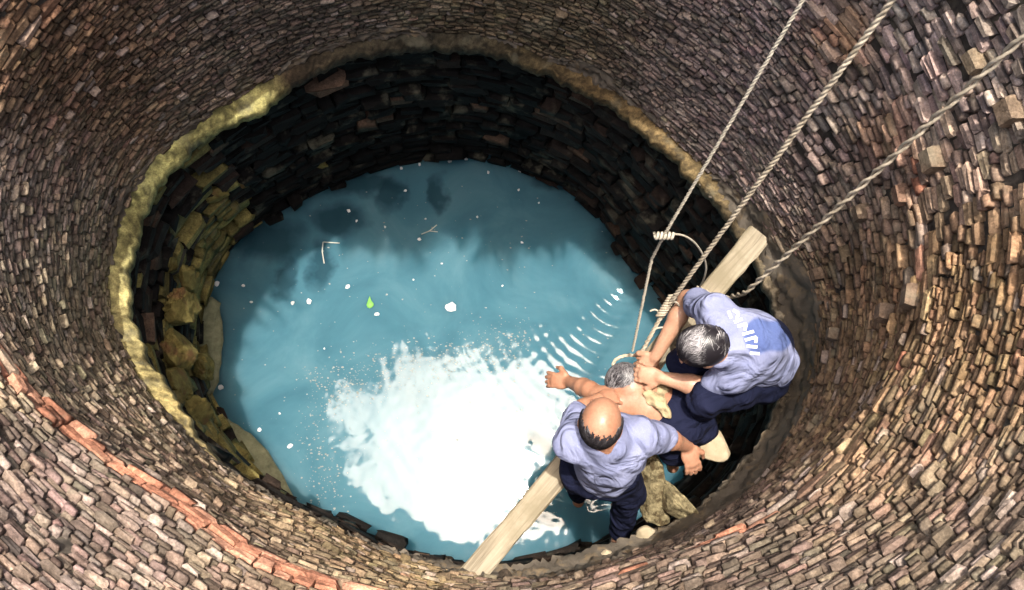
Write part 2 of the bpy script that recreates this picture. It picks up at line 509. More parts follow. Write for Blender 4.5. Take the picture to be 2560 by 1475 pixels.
# ---- the rubble wall below the ledge
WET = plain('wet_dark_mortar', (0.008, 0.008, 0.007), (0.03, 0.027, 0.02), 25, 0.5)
o = surface('lower_wall_backing', lower_radius, np.linspace(-0.4, Z_LEDGE - 0.02, 24), -0.06, WET, None, 270, 0.01)
adopt(shaft, o)
blocks = []
z = -0.15
while z < Z_LEDGE - 0.16:
    ch = 0.075 * (0.75 + 0.6 * rng.random())
    q = on_wall(th_s, np.full(1441, z), 0, lower_radius); L = np.concatenate([[0], np.cumsum(np.linalg.norm(np.diff(q, axis=0), axis=1))])
    s = rng.random() * 0.1
    while s < L[-1] - 0.08:
        ln = 0.15 * (0.5 + 1.0 * rng.random())
        t_c = float(np.interp(s + ln / 2, L, th_s)); zz = z + ch / 2 + 0.008 * rng.normal(); s += ln + 0.012
        if rng.random() < 0.06: continue
        p, t, v, nn = block_frame(t_c, zz, lower_radius)
        dg = math.degrees(t_c) % 360
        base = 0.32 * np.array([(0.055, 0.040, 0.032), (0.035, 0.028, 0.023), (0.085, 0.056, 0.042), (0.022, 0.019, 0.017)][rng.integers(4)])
        if 75 < dg < 150: base = base * (0.12 if rng.random() < 0.95 else 0.8)  # shade of the far recess put into the stones' colour
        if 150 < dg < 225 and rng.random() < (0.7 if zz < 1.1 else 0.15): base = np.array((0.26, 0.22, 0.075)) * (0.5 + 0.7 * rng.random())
        if rng.random() < 0.04: base = np.array((0.09, 0.058, 0.04))
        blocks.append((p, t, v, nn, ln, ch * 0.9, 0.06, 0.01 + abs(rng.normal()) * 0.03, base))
    z += ch
STONE = brick_material('rubble_stone', 'attr'); STONE_OBJ = brick_material('rubble_stone_single', 'obj')
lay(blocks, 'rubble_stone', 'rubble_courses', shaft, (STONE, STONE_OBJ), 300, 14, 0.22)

# ---- bricks that jut out of the wall
def prow(x, y, w, h, out, colr):
    hit = wall_hit(x, y)
    if not hit: return
    p, t, v, nn = block_frame(hit[0], hit[1], radius)
    me = bpy.data.meshes.new('jutting_brick')
    me.from_pydata([tuple(q) for q in UNIT_V], [], [list(map(int, f)) for f in UNIT_F]); me.materials.append(BRICK_OBJ)
    o = bpy.data.objects.new('jutting_brick', me); COL.objects.link(o)
    M = Matrix(((t[0] * w, v[0] * h, nn[0] * (out + .04), p[0] - nn[0] * .04), (t[1] * w, v[1] * h, nn[1] * (out + .04), p[1] - nn[1] * .04),
                (t[2] * w, v[2] * h, nn[2] * (out + .04), p[2] - nn[2] * .04), (0, 0, 0, 1)))
    o.parent = shaft; o.matrix_parent_inverse = Matrix.Translation(shaft.location).inverted(); o.matrix_basis = M
    o.color = (*colr, 1)


for x, y, w, h in ((2505, 275, .075, .06), (2312, 395, .075, .06), (2137, 525, .06, .05), (2027, 675, .055, .05), (2195, 775, .06, .055), (2068, 828, .05, .045), (2262, 735, .08, .05),
                   (1935, 905, .06, .05), (2240, 480, .07, .04), (2420, 150, .07, .04)):
    prow(x, y, w, h, 0.045, (0.17 + .05 * rng.random(), 0.135, 0.095))

# ---------------------------------------------------------------- water
wm, n_, l_, b_ = new_mat('murky_teal_water')
pos = world_pos(n_)
f = nz(n_, l_, 1.7, 7, 0.62, pos, 0.7)
cw = ramp(n_, l_, f, [(0.3, (0.046, 0.132, 0.178)), (0.5, (0.066, 0.168, 0.218)), (0.7, (0.098, 0.208, 0.255))])
wob = n_.new('ShaderNodeTexNoise'); wob.inputs['Scale'].default_value = 5.5; wob.inputs['Detail'].default_value = 3; l_.new(pos, wob.inputs['Vector'])
vs = n_.new('ShaderNodeVectorMath'); vs.operation = 'SUBTRACT'; vs.inputs[1].default_value = (0.5, 0.5, 0.5); l_.new(wob.outputs['Color'], vs.inputs[0])
vm = n_.new('ShaderNodeVectorMath'); vm.operation = 'SCALE'; vm.inputs['Scale'].default_value = 0.26; l_.new(vs.outputs[0], vm.inputs[0])
va = n_.new('ShaderNodeVectorMath'); va.operation = 'ADD'; l_.new(pos, va.inputs[0]); l_.new(vm.outputs[0], va.inputs[1]); pos = va.outputs[0]
for (px, py, rx, ry) in ((965, 480, .12, .22), (1082, 480, .08, .2), (790, 660, .11, .24), (705, 690, .10, .2), (660, 590, .34, .2), (830, 540, .26, .18), (880, 450, .40, .14), (1520, 590, .2, .2), (1380, 450, .2, .12)):  # soft shadows on the water, painted into its base colour
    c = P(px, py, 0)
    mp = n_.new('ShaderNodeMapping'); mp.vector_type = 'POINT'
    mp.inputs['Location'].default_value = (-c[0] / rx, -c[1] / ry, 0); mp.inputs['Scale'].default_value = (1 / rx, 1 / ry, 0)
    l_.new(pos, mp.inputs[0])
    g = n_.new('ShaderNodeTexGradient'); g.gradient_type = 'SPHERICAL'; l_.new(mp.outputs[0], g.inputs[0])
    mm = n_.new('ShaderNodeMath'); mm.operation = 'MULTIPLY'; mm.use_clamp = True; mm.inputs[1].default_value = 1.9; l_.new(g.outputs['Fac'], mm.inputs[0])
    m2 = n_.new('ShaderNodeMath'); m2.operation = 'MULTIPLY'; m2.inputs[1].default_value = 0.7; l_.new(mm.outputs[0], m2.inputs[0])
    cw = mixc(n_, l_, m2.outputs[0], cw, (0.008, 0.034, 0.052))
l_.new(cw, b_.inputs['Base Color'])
b_.inputs['Roughness'].default_value = 0.05
b_.inputs['IOR'].default_value = 1.5
b_.inputs['Subsurface Weight'].default_value = 1.0
b_.inputs['Subsurface Radius'].default_value = (0.7, 1.0, 1.0)
b_.inputs['Subsurface Scale'].default_value = 0.6
NX = 460
gx = np.linspace(-2.45, 1.85, NX); gy = np.linspace(-0.85, 3.35, NX)
X, Y = np.meshgrid(gx, gy)
H = np.zeros_like(X)
for (px, py, amp, lam, dec, sp) in ((1545, 690, 0.0029, 0.062, 1.3, 1.0), (1420, 1000, 0.0007, 0.070, 0.8, 2.0), (1500, 1330, 0.0006, 0.06, 0.25, 3.0)):
    c = P(px, py, 0); r = np.hypot(X - c[0], Y - c[1]); aa = np.arctan2(Y - c[1], X - c[0])
    brk = 0.68 + 0.32 * np.sin(3 * aa + sp + 5 * r) * np.sin(5 * aa - 2 * sp + 9 * r)
    ph = 0.9 * np.sin(2 * aa + sp) * r + 0.5 * np.sin(7 * X + sp) * np.sin(6 * Y)
    H += amp * brk * np.sin(2 * np.pi * r / (lam * (1 + 0.18 * r)) + ph * 2) * np.exp(-r / dec) / np.sqrt(1 + r * 4) * np.clip(r / 0.05, 0, 1)
for k in range(30):
    a = rng.random() * 2 * np.pi; lam = 0.05 + 0.35 * rng.random() ** 1.5
    H += 0.0008 * lam * np.sin(2 * np.pi * (X * np.cos(a) + Y * np.sin(a)) / lam + rng.random() * 6) * (0.5 + 0.5 * np.sin(4 * X + k) * np.sin(3.3 * Y + 2 * k))
i2, j2 = np.meshgrid(np.arange(NX - 1), np.arange(NX - 1)); a = (j2 * NX + i2).ravel()
VW = np.stack([X.ravel(), Y.ravel(), H.ravel()], -1)
FW = np.stack([a, a + 1, a + NX + 1, a + NX], -1)
# closed body of water: sides and bed
edge = np.concatenate([np.arange(NX - 1), np.arange(NX - 1) * NX + NX - 1, (NX * NX - 1) - np.arange(NX - 1), ((NX - 1) - np.arange(NX - 1)) * NX])
ne = len(edge); VB = VW[edge].copy(); VB[:, 2] = -2.5
ii = np.arange(ne); jj = (ii + 1) % ne
FS = np.stack([edge[jj], edge[ii], NX * NX + ii, NX * NX + jj], -1)
mid = NX * NX + ne
VM = np.array([[0, 1, -2.5]])
FB = np.stack([NX * NX + ii[::2], np.full(len(ii[::2]), mid), NX * NX + (ii[::2] + 2) % ne, NX * NX + (ii[::2] + 1) % ne], -1)
water = fast_mesh('water', np.concatenate([VW, VB, VM]), np.concatenate([FW, FS, FB]), wm, None, True)
tag(water, kind='structure')

# ---------------------------------------------------------------- beam
wood, n_, l_, b_ = new_mat('pale_timber')
tc = coords(n_); mp = n_.new('ShaderNodeMapping'); mp.inputs['Scale'].default_value = (1.2, 22, 22); l_.new(tc, mp.inputs[0])
f = nz(n_, l_, 2.2, 8, 0.65, mp.outputs[0], 0.6); g = nz(n_, l_, 5, 5, 0.6, tc)
c = ramp(n_, l_, f, [(0.28, (0.10, 0.078, 0.05)), (0.5, (0.27, 0.225, 0.155)), (0.75, (0.37, 0.32, 0.235))])
c = mixc(n_, l_, ramp(n_, l_, g, [(0.45, (0, 0, 0)), (0.66, (.85, .85, .85))]), c, (0.17, 0.14, 0.085))
l_.new(c, b_.inputs['Base Color']); b_.inputs['Roughness'].default_value = 0.75; bump(n_, l_, b_, f, 0.6, 0.006)
Z_BEAM = Z_LEDGE + 0.10                      # top face of the beam
A, B = P(1862, 592, Z_BEAM), P(1172, 1412, Z_BEAM)
d = (B - A); LB = np.linalg.norm(d); d /= LB
A = A - d * 0.05; LB += 0.12
sd = np.cross([0, 0, 1], d)
bm = bmesh.new()
N = 40; hw, hh = 0.057, 0.035
prev = None
for k in range(N + 1):
    x = LB * k / N
    ring = []
    for (sy, sz, q) in ((-1, -1, 0), (1, -1, 0), (1, .75, 0), (.86, 1, 0), (-.86, 1, 0), (-1, .75, 0)):
        ring.append(bm.verts.new((x, sy * hw + rng.normal() * 0.0018 + 0.004 * math.sin(x * 5 + sy), sz * hh + rng.normal() * 0.001)))
    if prev:
        for m in range(6): bm.faces.new((prev[m], prev[(m + 1) % 6], ring[(m + 1) % 6], ring[m]))
    else: bm.faces.new(ring[::-1])
    prev = ring
bm.faces.new(prev)
bmesh.ops.recalc_face_normals(bm, faces=bm.faces)
me = bpy.data.meshes.new('timber_beam'); bm.to_mesh(me); bm.free(); me.materials.append(wood)
beam = bpy.data.objects.new('timber_beam', me); COL.objects.link(beam)
beam.matrix_world = Matrix(((d[0], sd[0], 0, A[0]), (d[1], sd[1], 0, A[1]), (d[2], sd[2], 1, A[2] - hh), (0, 0, 0, 1)))
tag(beam, 'long pale squared timber beam laid across the well from ledge to ledge', 'beam')


# ---------------------------------------------------------------- smooth solids (signed distance -> surface nets), used for the people
class Solid:
    def __init__(self, h=0.006):
        self.prims = []; self.h = h

    def cone(self, a, b, ra, rb, k=0.02):
        self.prims.append(('c', np.array(a, float), np.array(b, float), ra, rb, k)); return self

    def chain(self, pts, rad, k=0.02):
        for q in range(len(pts) - 1): self.cone(pts[q], pts[q + 1], rad[q], rad[q + 1], k)
        return self

    def ell(self, c, axes, rad, k=0.02):
        self.prims.append(('e', np.array(c, float), np.array(axes, float), np.array(rad, float), None, k)); return self

    def cut(self, c, axes, rad, k=0.01):
        self.prims.append(('x', np.array(c, float), np.array(axes, float), np.array(rad, float), None, k)); return self

    def bbox(self, p):
        if p[0] == 'c':
            r = max(p[3], p[4]); return np.minimum(p[1], p[2]) - r, np.maximum(p[1], p[2]) + r
        r = np.abs(p[2].T * p[3]).sum(1); return p[1] - r, p[1] + r

    def build(self, noise=None):
        h = self.h
        bb = [self.bbox(p) for p in self.prims]
        lo = np.min([b[0] for b, p in zip(bb, self.prims) if p[0] != 'x'], axis=0) - 4 * h
        hi = np.max([b[1] for b, p in zip(bb, self.prims) if p[0] != 'x'], axis=0) + 4 * h
        n = np.ceil((hi - lo) / h).astype(int) + 1
        D = np.full(n, 0.5, np.float32)
        ax = [lo[q] + h * np.arange(n[q]) for q in range(3)]
        for p, (b0, b1) in zip(self.prims, bb):
            k = p[5]; m = k + 3 * h
            i0 = np.clip(((b0 - m - lo) / h).astype(int), 0, n - 1); i1 = np.clip(((b1 + m - lo) / h).astype(int) + 2, 1, n)
            if np.any(i1 <= i0): continue
            sl = tuple(slice(i0[q], i1[q]) for q in range(3))
            gx_, gy_, gz_ = np.meshgrid(*[ax[q][sl[q]] for q in range(3)], indexing='ij')
            Q = np.stack([gx_, gy_, gz_], -1).astype(np.float32)
            if p[0] == 'c':
                ab = p[2] - p[1]; L2 = max(ab @ ab, 1e-9)
                t = np.clip(((Q - p[1].astype(np.float32)) @ ab.astype(np.float32)) / L2, 0, 1)
                dd = np.linalg.norm(Q - (p[1] + t[..., None] * ab), axis=-1) - (p[3] + (p[4] - p[3]) * t)
            else:
                lc = (Q - p[1].astype(np.float32)) @ p[2].T.astype(np.float32)
                k0 = np.linalg.norm(lc / p[3], axis=-1); k1 = np.linalg.norm(lc / p[3] ** 2, axis=-1)
                dd = k0 * (k0 - 1) / np.maximum(k1, 1e-6)
            cur = D[sl]
            if p[0] == 'x':
                dd = -dd; hh_ = np.maximum(k - np.abs(cur - dd), 0) / k
                D[sl] = np.maximum(cur, dd) + hh_ * hh_ * k * 0.25
            else:
                hh_ = np.maximum(k - np.abs(cur - dd), 0) / k
                D[sl] = np.minimum(cur, dd) - hh_ * hh_ * k * 0.25
        if noise is not None:
            near = np.argwhere(np.abs(D) < 0.03)
            pts = lo + near * h
            D[near[:, 0], near[:, 1], near[:, 2]] += noise(pts).astype(np.float32)
        return self.nets(D, lo)

    def nets(self, D, lo):
        h = self.h; I = D < 0
        n = np.array(D.shape) - 1
        cnt = np.zeros(n, np.int8); 
        corners = [(a, b, c) for a in (0, 1) for b in (0, 1) for c in (0, 1)]
        for a, b, c in corners: cnt += I[a:a + n[0], b:b + n[1], c:c + n[2]]
        act = (cnt > 0) & (cnt < 8)
        cells = np.argwhere(act)
        idx = np.full(n, -1, np.int64); idx[act] = np.arange(len(cells))
        acc = np.zeros((len(cells), 3)); num = np.zeros(len(cells))
        for q in range(3):
            for u in (0, 1):
                for v in (0, 1):
                    o0 = [0, 0, 0]; o0[(q + 1) % 3] = u; o0[(q + 2) % 3] = v
                    o1 = list(o0); o1[q] = 1
                    d0 = D[cells[:, 0] + o0[0], cells[:, 1] + o0[1], cells[:, 2] + o0[2]]
                    d1 = D[cells[:, 0] + o1[0], cells[:, 1] + o1[1], cells[:, 2] + o1[2]]
                    m = (d0 < 0) != (d1 < 0)
                    t = d0[m] / (d0[m] - d1[m])
                    pt = np.tile(np.array(o0, float), (m.sum(), 1)); pt[:, q] = t
                    acc[m] += pt; num[m] += 1
        V = lo + h * (cells + acc / num[:, None])
        F = []
        for q in range(3):
            a, b = (q + 1) % 3, (q + 2) % 3
            s0 = [slice(1, -1)] * 3; s0[q] = slice(0, -1); s1 = list(s0); s1[q] = slice(1, None)
            e0, e1 = I[tuple(s0)], I[tuple(s1)]
            for flip, msk in ((False, e0 & ~e1), (True, ~e0 & e1)):
                g = np.argwhere(msk)
                if not len(g): continue
                base = g.copy(); base[:, a] += 1; base[:, b] += 1
                def cell(da, db):
                    c_ = base.copy(); c_[:, a] -= da; c_[:, b] -= db
                    return idx[c_[:, 0], c_[:, 1], c_[:, 2]]
                f4 = np.stack([cell(1, 1), cell(0, 1), cell(0, 0), cell(1, 0)], -1)
                F.append(f4[:, ::-1] if flip else f4)
        F = np.concatenate(F)
        F = F[(F >= 0).all(1)]
        return V, F


def unit(v):
    v = np.asarray(v, float); return v / np.linalg.norm(v)


def frame(fwd, up):
    f = unit(fwd); r = unit(np.cross(f, up)); u = np.cross(r, f)
    return np.array([r, f, u])               # rows: right, forward, up


def add_hand(sd, wrist, direction, palm_n, side, curl=0.5, s=1.0):
    """palm, four unequal bent fingers and a thumb leaving the side of the palm"""
    f = unit(direction); nrm = unit(np.asarray(palm_n) - np.dot(palm_n, f) * f); r = np.cross(f, nrm) * side
    w = np.array(wrist, float)
    sd.ell(w + f * 0.048 * s, np.array([r, f, nrm]), np.array([0.041, 0.055, 0.017]) * s, 0.015)
    for k, (o_, ln) in enumerate(((-0.030, 0.068), (-0.010, 0.080), (0.010, 0.075), (0.029, 0.058))):
        p0 = w + (f * 0.085 + r * o_) * s; a = 0.25 + curl * 0.6; pts = [p0]
        dirn = f + r * o_ * 2.2
        for q, fr in enumerate((0.45, 0.32, 0.23)):
            ang = a + curl * 0.75 * q
            pts.append(pts[-1] + (unit(dirn) * math.cos(ang) + nrm * math.sin(ang)) * ln * fr * s)
        sd.chain(pts, [0.0095 * s, 0.009 * s, 0.0082 * s, 0.0072 * s], 0.006)
    t0 = w + (f * 0.025 - r * 0.034) * s
    t1 = t0 + (f * 0.03 - r * 0.025 + nrm * 0.012) * s; t2 = t1 + (f * 0.032 - r * 0.004 + nrm * 0.016 * (1 + curl)) * s
    sd.chain([t0, t1, t2], [0.014 * s, 0.0115 * s, 0.0085 * s], 0.01)


def add_foot(sd, ankle, toe_dir, down=(0, 0, -1)):
    a = np.array(ankle, float); f = unit(np.array(toe_dir, float)); dn = unit(down); r = np.cross(f, dn)
    sd.cone(a, a + dn * 0.055 - f * 0.045, 0.034, 0.030, 0.02)
    sd.cone(a + dn * 0.02 + f * 0.02, a + dn * 0.06 + f * 0.125, 0.036, 0.026, 0.03)
    for k in range(5):
        o_ = (k - 2) * 0.017
        sd.cone(a + dn * 0.062 + f * 0.12 + r * o_, a + dn * 0.070 + f * (0.172 - 0.008 * k) + r * o_ * 1.15, 0.012, 0.0105 if k else 0.013, 0.008)


def add_head(sd, c, fr, s=1.0):
    r, f, u = fr; c = np.array(c, float)
    sd.ell(c + (f * -0.008 + u * 0.02) * s, fr, np.array([0.077, 0.097, 0.094]) * s, 0.03)
    sd.ell(c + (f * 0.028 - u * 0.055) * s, fr, np.array([0.058, 0.066, 0.062]) * s, 0.035)
    sd.cone(c + (f * 0.088 + u * 0.005) * s, c + (f * 0.112 - u * 0.030) * s, 0.009 * s, 0.014 * s, 0.012)
    for q in (-1, 1):
        sd.ell(c + (r * 0.079 * q - f * 0.008 - u * 0.008) * s, fr, np.array([0.009, 0.020, 0.031]) * s, 0.008)
        sd.ell(c + (r * 0.033 * q + f * 0.086 + u * 0.022) * s, fr, np.array([0.026, 0.012, 0.008]) * s, 0.012)
        sd.cut(c + (r * 0.032 * q + f * 0.098 + u * 0.002) * s, fr, np.array([0.017, 0.012, 0.010]) * s, 0.010)
        sd.ell(c + (r * 0.032 * q + f * 0.080 + u * 0.002) * s, fr, np.array([0.013, 0.010, 0.010]) * s, 0.003)
    sd.ell(c + (f * 0.088 - u * 0.062) * s, fr, np.array([0.026, 0.011, 0.011]) * s, 0.008)
    sd.cut(c + (f * 0.101 - u * 0.062) * s, fr, np.array([0.024, 0.008, 0.0025]) * s, 0.003)


def skin_material(name, a, b):
    m, n, l, bs = new_mat(name)
    pos = world_pos(n); f = nz(n, l, 11, 6, 0.65, pos); g = nz(n, l, 90, 3, 0.6, pos)
    c = mixc(n, l, 0.35, ramp(n, l, f, [(0.3, a), (0.7, b)]), ramp(n, l, g, [(0.35, a), (0.65, b)]))
    l.new(c, bs.inputs['Base Color']); l.new(ramp(n, l, f, [(0.35, (0.3, 0.3, 0.3)), (0.65, (0.62, 0.62, 0.62))]), bs.inputs['Roughness'])
    bs.inputs['Subsurface Weight'].default_value = 0.12; bs.inputs['Subsurface Radius'].default_value = (1, 0.35, 0.2); bs.inputs['Subsurface Scale'].default_value = 0.01
    bump(n, l, bs, g, 0.25, 0.003)
    return m


def cloth_material(name, a, b, scale=9):
    m, n, l, bs = new_mat(name)
    pos = world_pos(n); f = nz(n, l, scale, 5, 0.6, pos); w = nz(n, l, 420, 2, 0.5, pos); fold = nz(n, l, 7, 2, 0.45, pos, 2.2)
    at = n.new('ShaderNodeAttribute'); at.attribute_name = 'tint'
    c = mixc(n, l, 1.0, ramp(n, l, f, [(0.3, a), (0.7, b)]), at.outputs['Color'], 'MULTIPLY')
    c = mixc(n, l, 1.0, c, ramp(n, l, w, [(0.3, (0.85, 0.85, 0.85)), (0.7, (1.1, 1.1, 1.1))]), 'MULTIPLY')
    l.new(c, bs.inputs['Base Color']); bs.inputs['Roughness'].default_value = 0.95; bs.inputs['Specular IOR Level'].default_value = 0.08
    bump(n, l, bs, fold, 0.6, 0.05)
    return m


def hair_material(name):
    m, n, l, bs = new_mat(name)
    at = n.new('ShaderNodeAttribute'); at.attribute_name = 'tint'
    l.new(at.outputs['Color'], bs.inputs['Base Color']); bs.inputs['Roughness'].default_value = 0.42
    return m


SKIN = skin_material('lighter_skin', (0.33, 0.165, 0.105), (0.48, 0.28, 0.185))  # the lighter of the two skin tones
SKIN2 = skin_material('tanned_skin', (0.27, 0.122, 0.073), (0.40, 0.21, 0.132))
SHIRT = cloth_material('pale_blue_cotton', (0.175, 0.195, 0.325), (0.25, 0.27, 0.41))
NAVY = cloth_material('navy_trouser_cloth', (0.006, 0.008, 0.022), (0.012, 0.014, 0.034))
CREAM = cloth_material('cream_cloth', (0.32, 0.25, 0.14), (0.42, 0.345, 0.22))
HAIR = hair_material('hair')


def folds(dirs, amp):
    def fn(p):
        v = 0
        for (dv, fr, ph) in dirs: v = v + amp * np.sin(fr * (p @ np.asarray(dv, float)) + ph + 1.3 * np.sin(9 * p[:, 0] + 5 * p[:, 2]) + 1.1 * np.sin(8 * p[:, 1] + ph))
        return v
    return fn


def emit(solid, name, mat, parent, noise=None, tint=None):
    V, F = solid.build(noise)
    col = np.ones((len(V), 3)) if tint is None else tint(V)
    o = fast_mesh(name, V, F, mat, None, True, col)
    adopt(parent, o)
    return o


def hair_strands(name, c, fr, s, mat, parent, region, n=260, length=0.035, lift=0.006, hseed=3, flow=(0, -1, 0.0), grey=lambda d: 0.3):
    """short overlapping locks lying on the skull; one mesh"""
    g = np.random.default_rng(hseed); r, f, u = fr; V, F, C = [], [], []
    k = 0
    while k < n:
        d = g.normal(size=3); d /= np.linalg.norm(d)
        if not region(d): continue
        loc = np.array([d[0] * 0.081, d[1] * 0.101 - 0.008, d[2] * 0.098 + 0.02]) * s
        nn = unit(np.array([d[0] / 0.081, d[1] / 0.101, d[2] / 0.098]))
        t = unit(np.array(flow) + 0.28 * g.normal(size=3) + 0.5 * np.array([math.sin(9 * d[1] + 4 * d[2]), 0, math.sin(8 * d[0])])); t = unit(t - (t @ nn) * nn); b = np.cross(nn, t)
        w = 0.0016 + 0.0018 * g.random(); cl = 0.5 + 0.5 * math.sin(22 * d[0] + 7 * d[1]) * math.sin(13 * d[1] + 9 * d[2]); gr = np.clip(grey(d) * 2 * cl * (0.4 + g.random()), 0, 1); tc_ = np.array((0.012, 0.010, 0.013)) * (1 - gr) + np.array((0.42, 0.40, 0.41)) * gr; L_ = length * (0.6 + 0.7 * g.random())
        base = len(V)
        for q, (a_, ww, hh_) in enumerate(((0, 1, 0), (0.4, 0.9, 1.0), (0.75, 0.6, 0.9), (1.0, 0.12, 0.2))):
            cc = loc + t * L_ * a_ - nn * (L_ * a_) ** 2 * 5.0
            for o_, z_ in ((-w * ww, -0.002), (0, lift * hh_ + 0.002), (w * ww, -0.002)):
                q_ = cc + b * o_ + nn * z_
                V.append(np.array(c) + q_[0] * r + q_[1] * f + q_[2] * u); C.append(tc_)
        for q in range(3):
            for e in (0, 1):
                F.append([base + q * 3 + e, base + q * 3 + e + 1, base + q * 3 + e + 4, base + q * 3 + e + 3])
        k += 1
    o = fast_mesh(name, np.array(V), np.array(F), mat, None, True, np.array(C))
    adopt(parent, o)
    return o


def dark_hair(V):
    return np.tile((0.012, 0.010, 0.013), (len(V), 1))


def report(nm, *pairs):
    print(nm, ' '.join('%s=%.2f' % (k, np.linalg.norm(np.array(a) - np.array(b))) for k, a, b in pairs))


UPZ = np.array([0, 0, 1.0])


def person(name, label, J, head_fr, hand, foot, skin=SKIN, shirt=SHIRT, trousers=NAVY, sleeve=0.6, cuffL=0.8, cuffR=0.8, hs=0.97, shirt_tint=None, seed=1, bare=False, group=None):
    """J: joints in metres. body = one continuous skin surface; shirt and trousers lie over it"""
    root = empty(name, np.array([J['pel'][0], J['pel'][1], min(J['anL'][2], J['anR'][2]) - 0.07]))
    tag(root, label, 'person', group)
    G = lambda k: np.array(J[k], float)
    back = unit(np.cross(G('shR') - G('shL'), G('neck') - G('pel')))       # points out of the back or the chest
    b = Solid(0.0058)
    b.cone(G('pel'), G('chest'), 0.105, 0.115, 0.05).cone(G('chest'), G('neck'), 0.11, 0.075, 0.05)
    b.cone(G('hipL'), G('hipR'), 0.085, 0.085, 0.05).cone(G('shL'), G('shR'), 0.058, 0.058, 0.06)
    b.cone(G('neck'), G('head') - head_fr[1] * 0.02 - head_fr[2] * 0.02, 0.056, 0.052, 0.03)
    add_head(b, J['head'], head_fr, hs)
    for q in 'LR':
        sh, el, ha = G('sh' + q), G('el' + q), G('ha' + q)
        m1 = sh * 0.6 + el * 0.4; m2 = el * 0.7 + ha * 0.3
        b.chain([sh, m1, el], [0.054, 0.049, 0.039], 0.03).chain([el, m2, ha], [0.039, 0.041, 0.027], 0.02)
        dirn, pn, side, curl = hand[q]
        add_hand(b, ha, dirn, pn, side, curl)
        hp, kn, an = G('hip' + q), G('kn' + q), G('an' + q)
        b.chain([hp, hp * .5 + kn * .5, kn], [0.076, 0.062, 0.045], 0.015).chain([kn, kn * .65 + an * .35, an], [0.043, 0.043, 0.031], 0.012)
        add_foot(b, an, foot[q])
    emit(b, 'body', skin, root)
    if not bare:
        t = Solid(0.0062)
        t.cone(G('pel') + (G('chest') - G('pel')) * 0.02, G('chest'), 0.135, 0.138, 0.05).cone(G('chest'), G('neck') * .8 + G('chest') * .2, 0.132, 0.085, 0.05)
        t.cone(G('shL'), G('shR'), 0.073, 0.073, 0.07)
        t.cone(G('neck') * .85 + G('chest') * .15, G('neck') * 1.12 - G('chest') * .12, 0.085, 0.068, 0.03)
        for q in 'LR':
            sh, el = G('sh' + q), G('el' + q)
            t.cone(sh, sh + (el - sh) * sleeve, 0.071, 0.064, 0.03)
        g = np.random.default_rng(seed)
        ax = unit(G('neck') - G('pel')); rt = unit(G('shR') - G('shL'))
        fd = folds([(ax * 1.0 + rt * 0.3, 62, g.random() * 6), (ax * 0.7 - rt * 0.6, 47, g.random() * 6), (ax * 0.4 + rt * 0.9, 80, g.random() * 6)], 0.0032)
        shirt_o = emit(t, 'shirt', shirt, root, fd, shirt_tint)
    else: shirt_o = None
    t = Solid(0.0065)
    t.cone(G('hipL'), G('hipR'), 0.112, 0.112, 0.06).cone(G('pel'), G('pel') * .75 + G('chest') * .25, 0.125, 0.12, 0.05)
    for q, cf in (('L', cuffL), ('R', cuffR)):
        hp, kn, an = G('hip' + q), G('kn' + q), G('an' + q)
        t.chain([hp, hp * .5 + kn * .5, kn], [0.1, 0.088, 0.068], 0.03)
        t.cone(kn, kn + (an - kn) * cf, 0.068, 0.054, 0.03)
    emit(t, 'trousers', trousers, root, folds([((1, .4, .3), 60, 1.0), ((.2, .3, 1), 75, 2.0)], 0.0035))
    return root, shirt_o


# ---- the man crouching on the ledge, black hair with highlights painted as grey locks
J = dict(pel=P(1890, 890, 2.13), chest=P(1840, 846, 2.40), neck=P(1775, 860, 2.47), head=P(1733, 857, 2.49),
         shL=P(1765, 772, 2.45), shR=P(1812, 928, 2.34), elL=P(1697, 738, 2.20), elR=P(1735, 955, 2.24),
         haL=P(1618, 880, 2.05), haR=P(1632, 932, 2.21), hipL=P(1890, 845, 2.08), hipR=P(1880, 935, 2.07),
         knL=P(1690, 893, 2.20), knR=P(1740, 985, 2.25), anL=P(1775, 850, 1.98), anR=P(1722, 1035, 1.99))
hd1 = frame(np.array([-0.80, -0.12, -0.62]), UPZ + np.array([-0.6, 0, 0]))
back_c = P(1885, 815, 2.5)


def back_shadow(V):  # cast shadow across the back, painted into the shirt's tint
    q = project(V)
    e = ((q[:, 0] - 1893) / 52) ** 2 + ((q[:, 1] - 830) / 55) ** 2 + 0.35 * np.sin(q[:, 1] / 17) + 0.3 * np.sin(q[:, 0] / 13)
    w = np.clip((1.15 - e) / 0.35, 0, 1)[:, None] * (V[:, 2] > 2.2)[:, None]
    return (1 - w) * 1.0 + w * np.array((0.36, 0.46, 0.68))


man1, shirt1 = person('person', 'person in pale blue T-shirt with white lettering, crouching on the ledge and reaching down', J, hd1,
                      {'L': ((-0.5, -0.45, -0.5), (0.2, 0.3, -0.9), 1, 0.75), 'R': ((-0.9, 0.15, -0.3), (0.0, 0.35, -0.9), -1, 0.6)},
                      {'L': (-0.95, -0.1, 0), 'R': (-0.85, 0.25, 0)}, cuffL=0.9, cuffR=0.55, shirt_tint=back_shadow, seed=4)
cam_loc = hd1 @ unit(np.array([0, 0, CAM_Z]) - np.array(J['head']))
hair_strands('hair', J['head'], hd1, 0.99, HAIR, man1, lambda d: d[2] > -0.05 - 0.55 * (d[1] < -0.3) and d[1] < 0.80 and not (abs(d[0]) > 0.8 and d[2] < 0.1), 2200, 0.05, 0.004, 5, (0.3, -1, 0), lambda d: min(0.62, max(0.0, 1.5 * (float(d @ cam_loc) - 0.42))))
hs_ = Solid(0.006); r_, f_, u_ = hd1
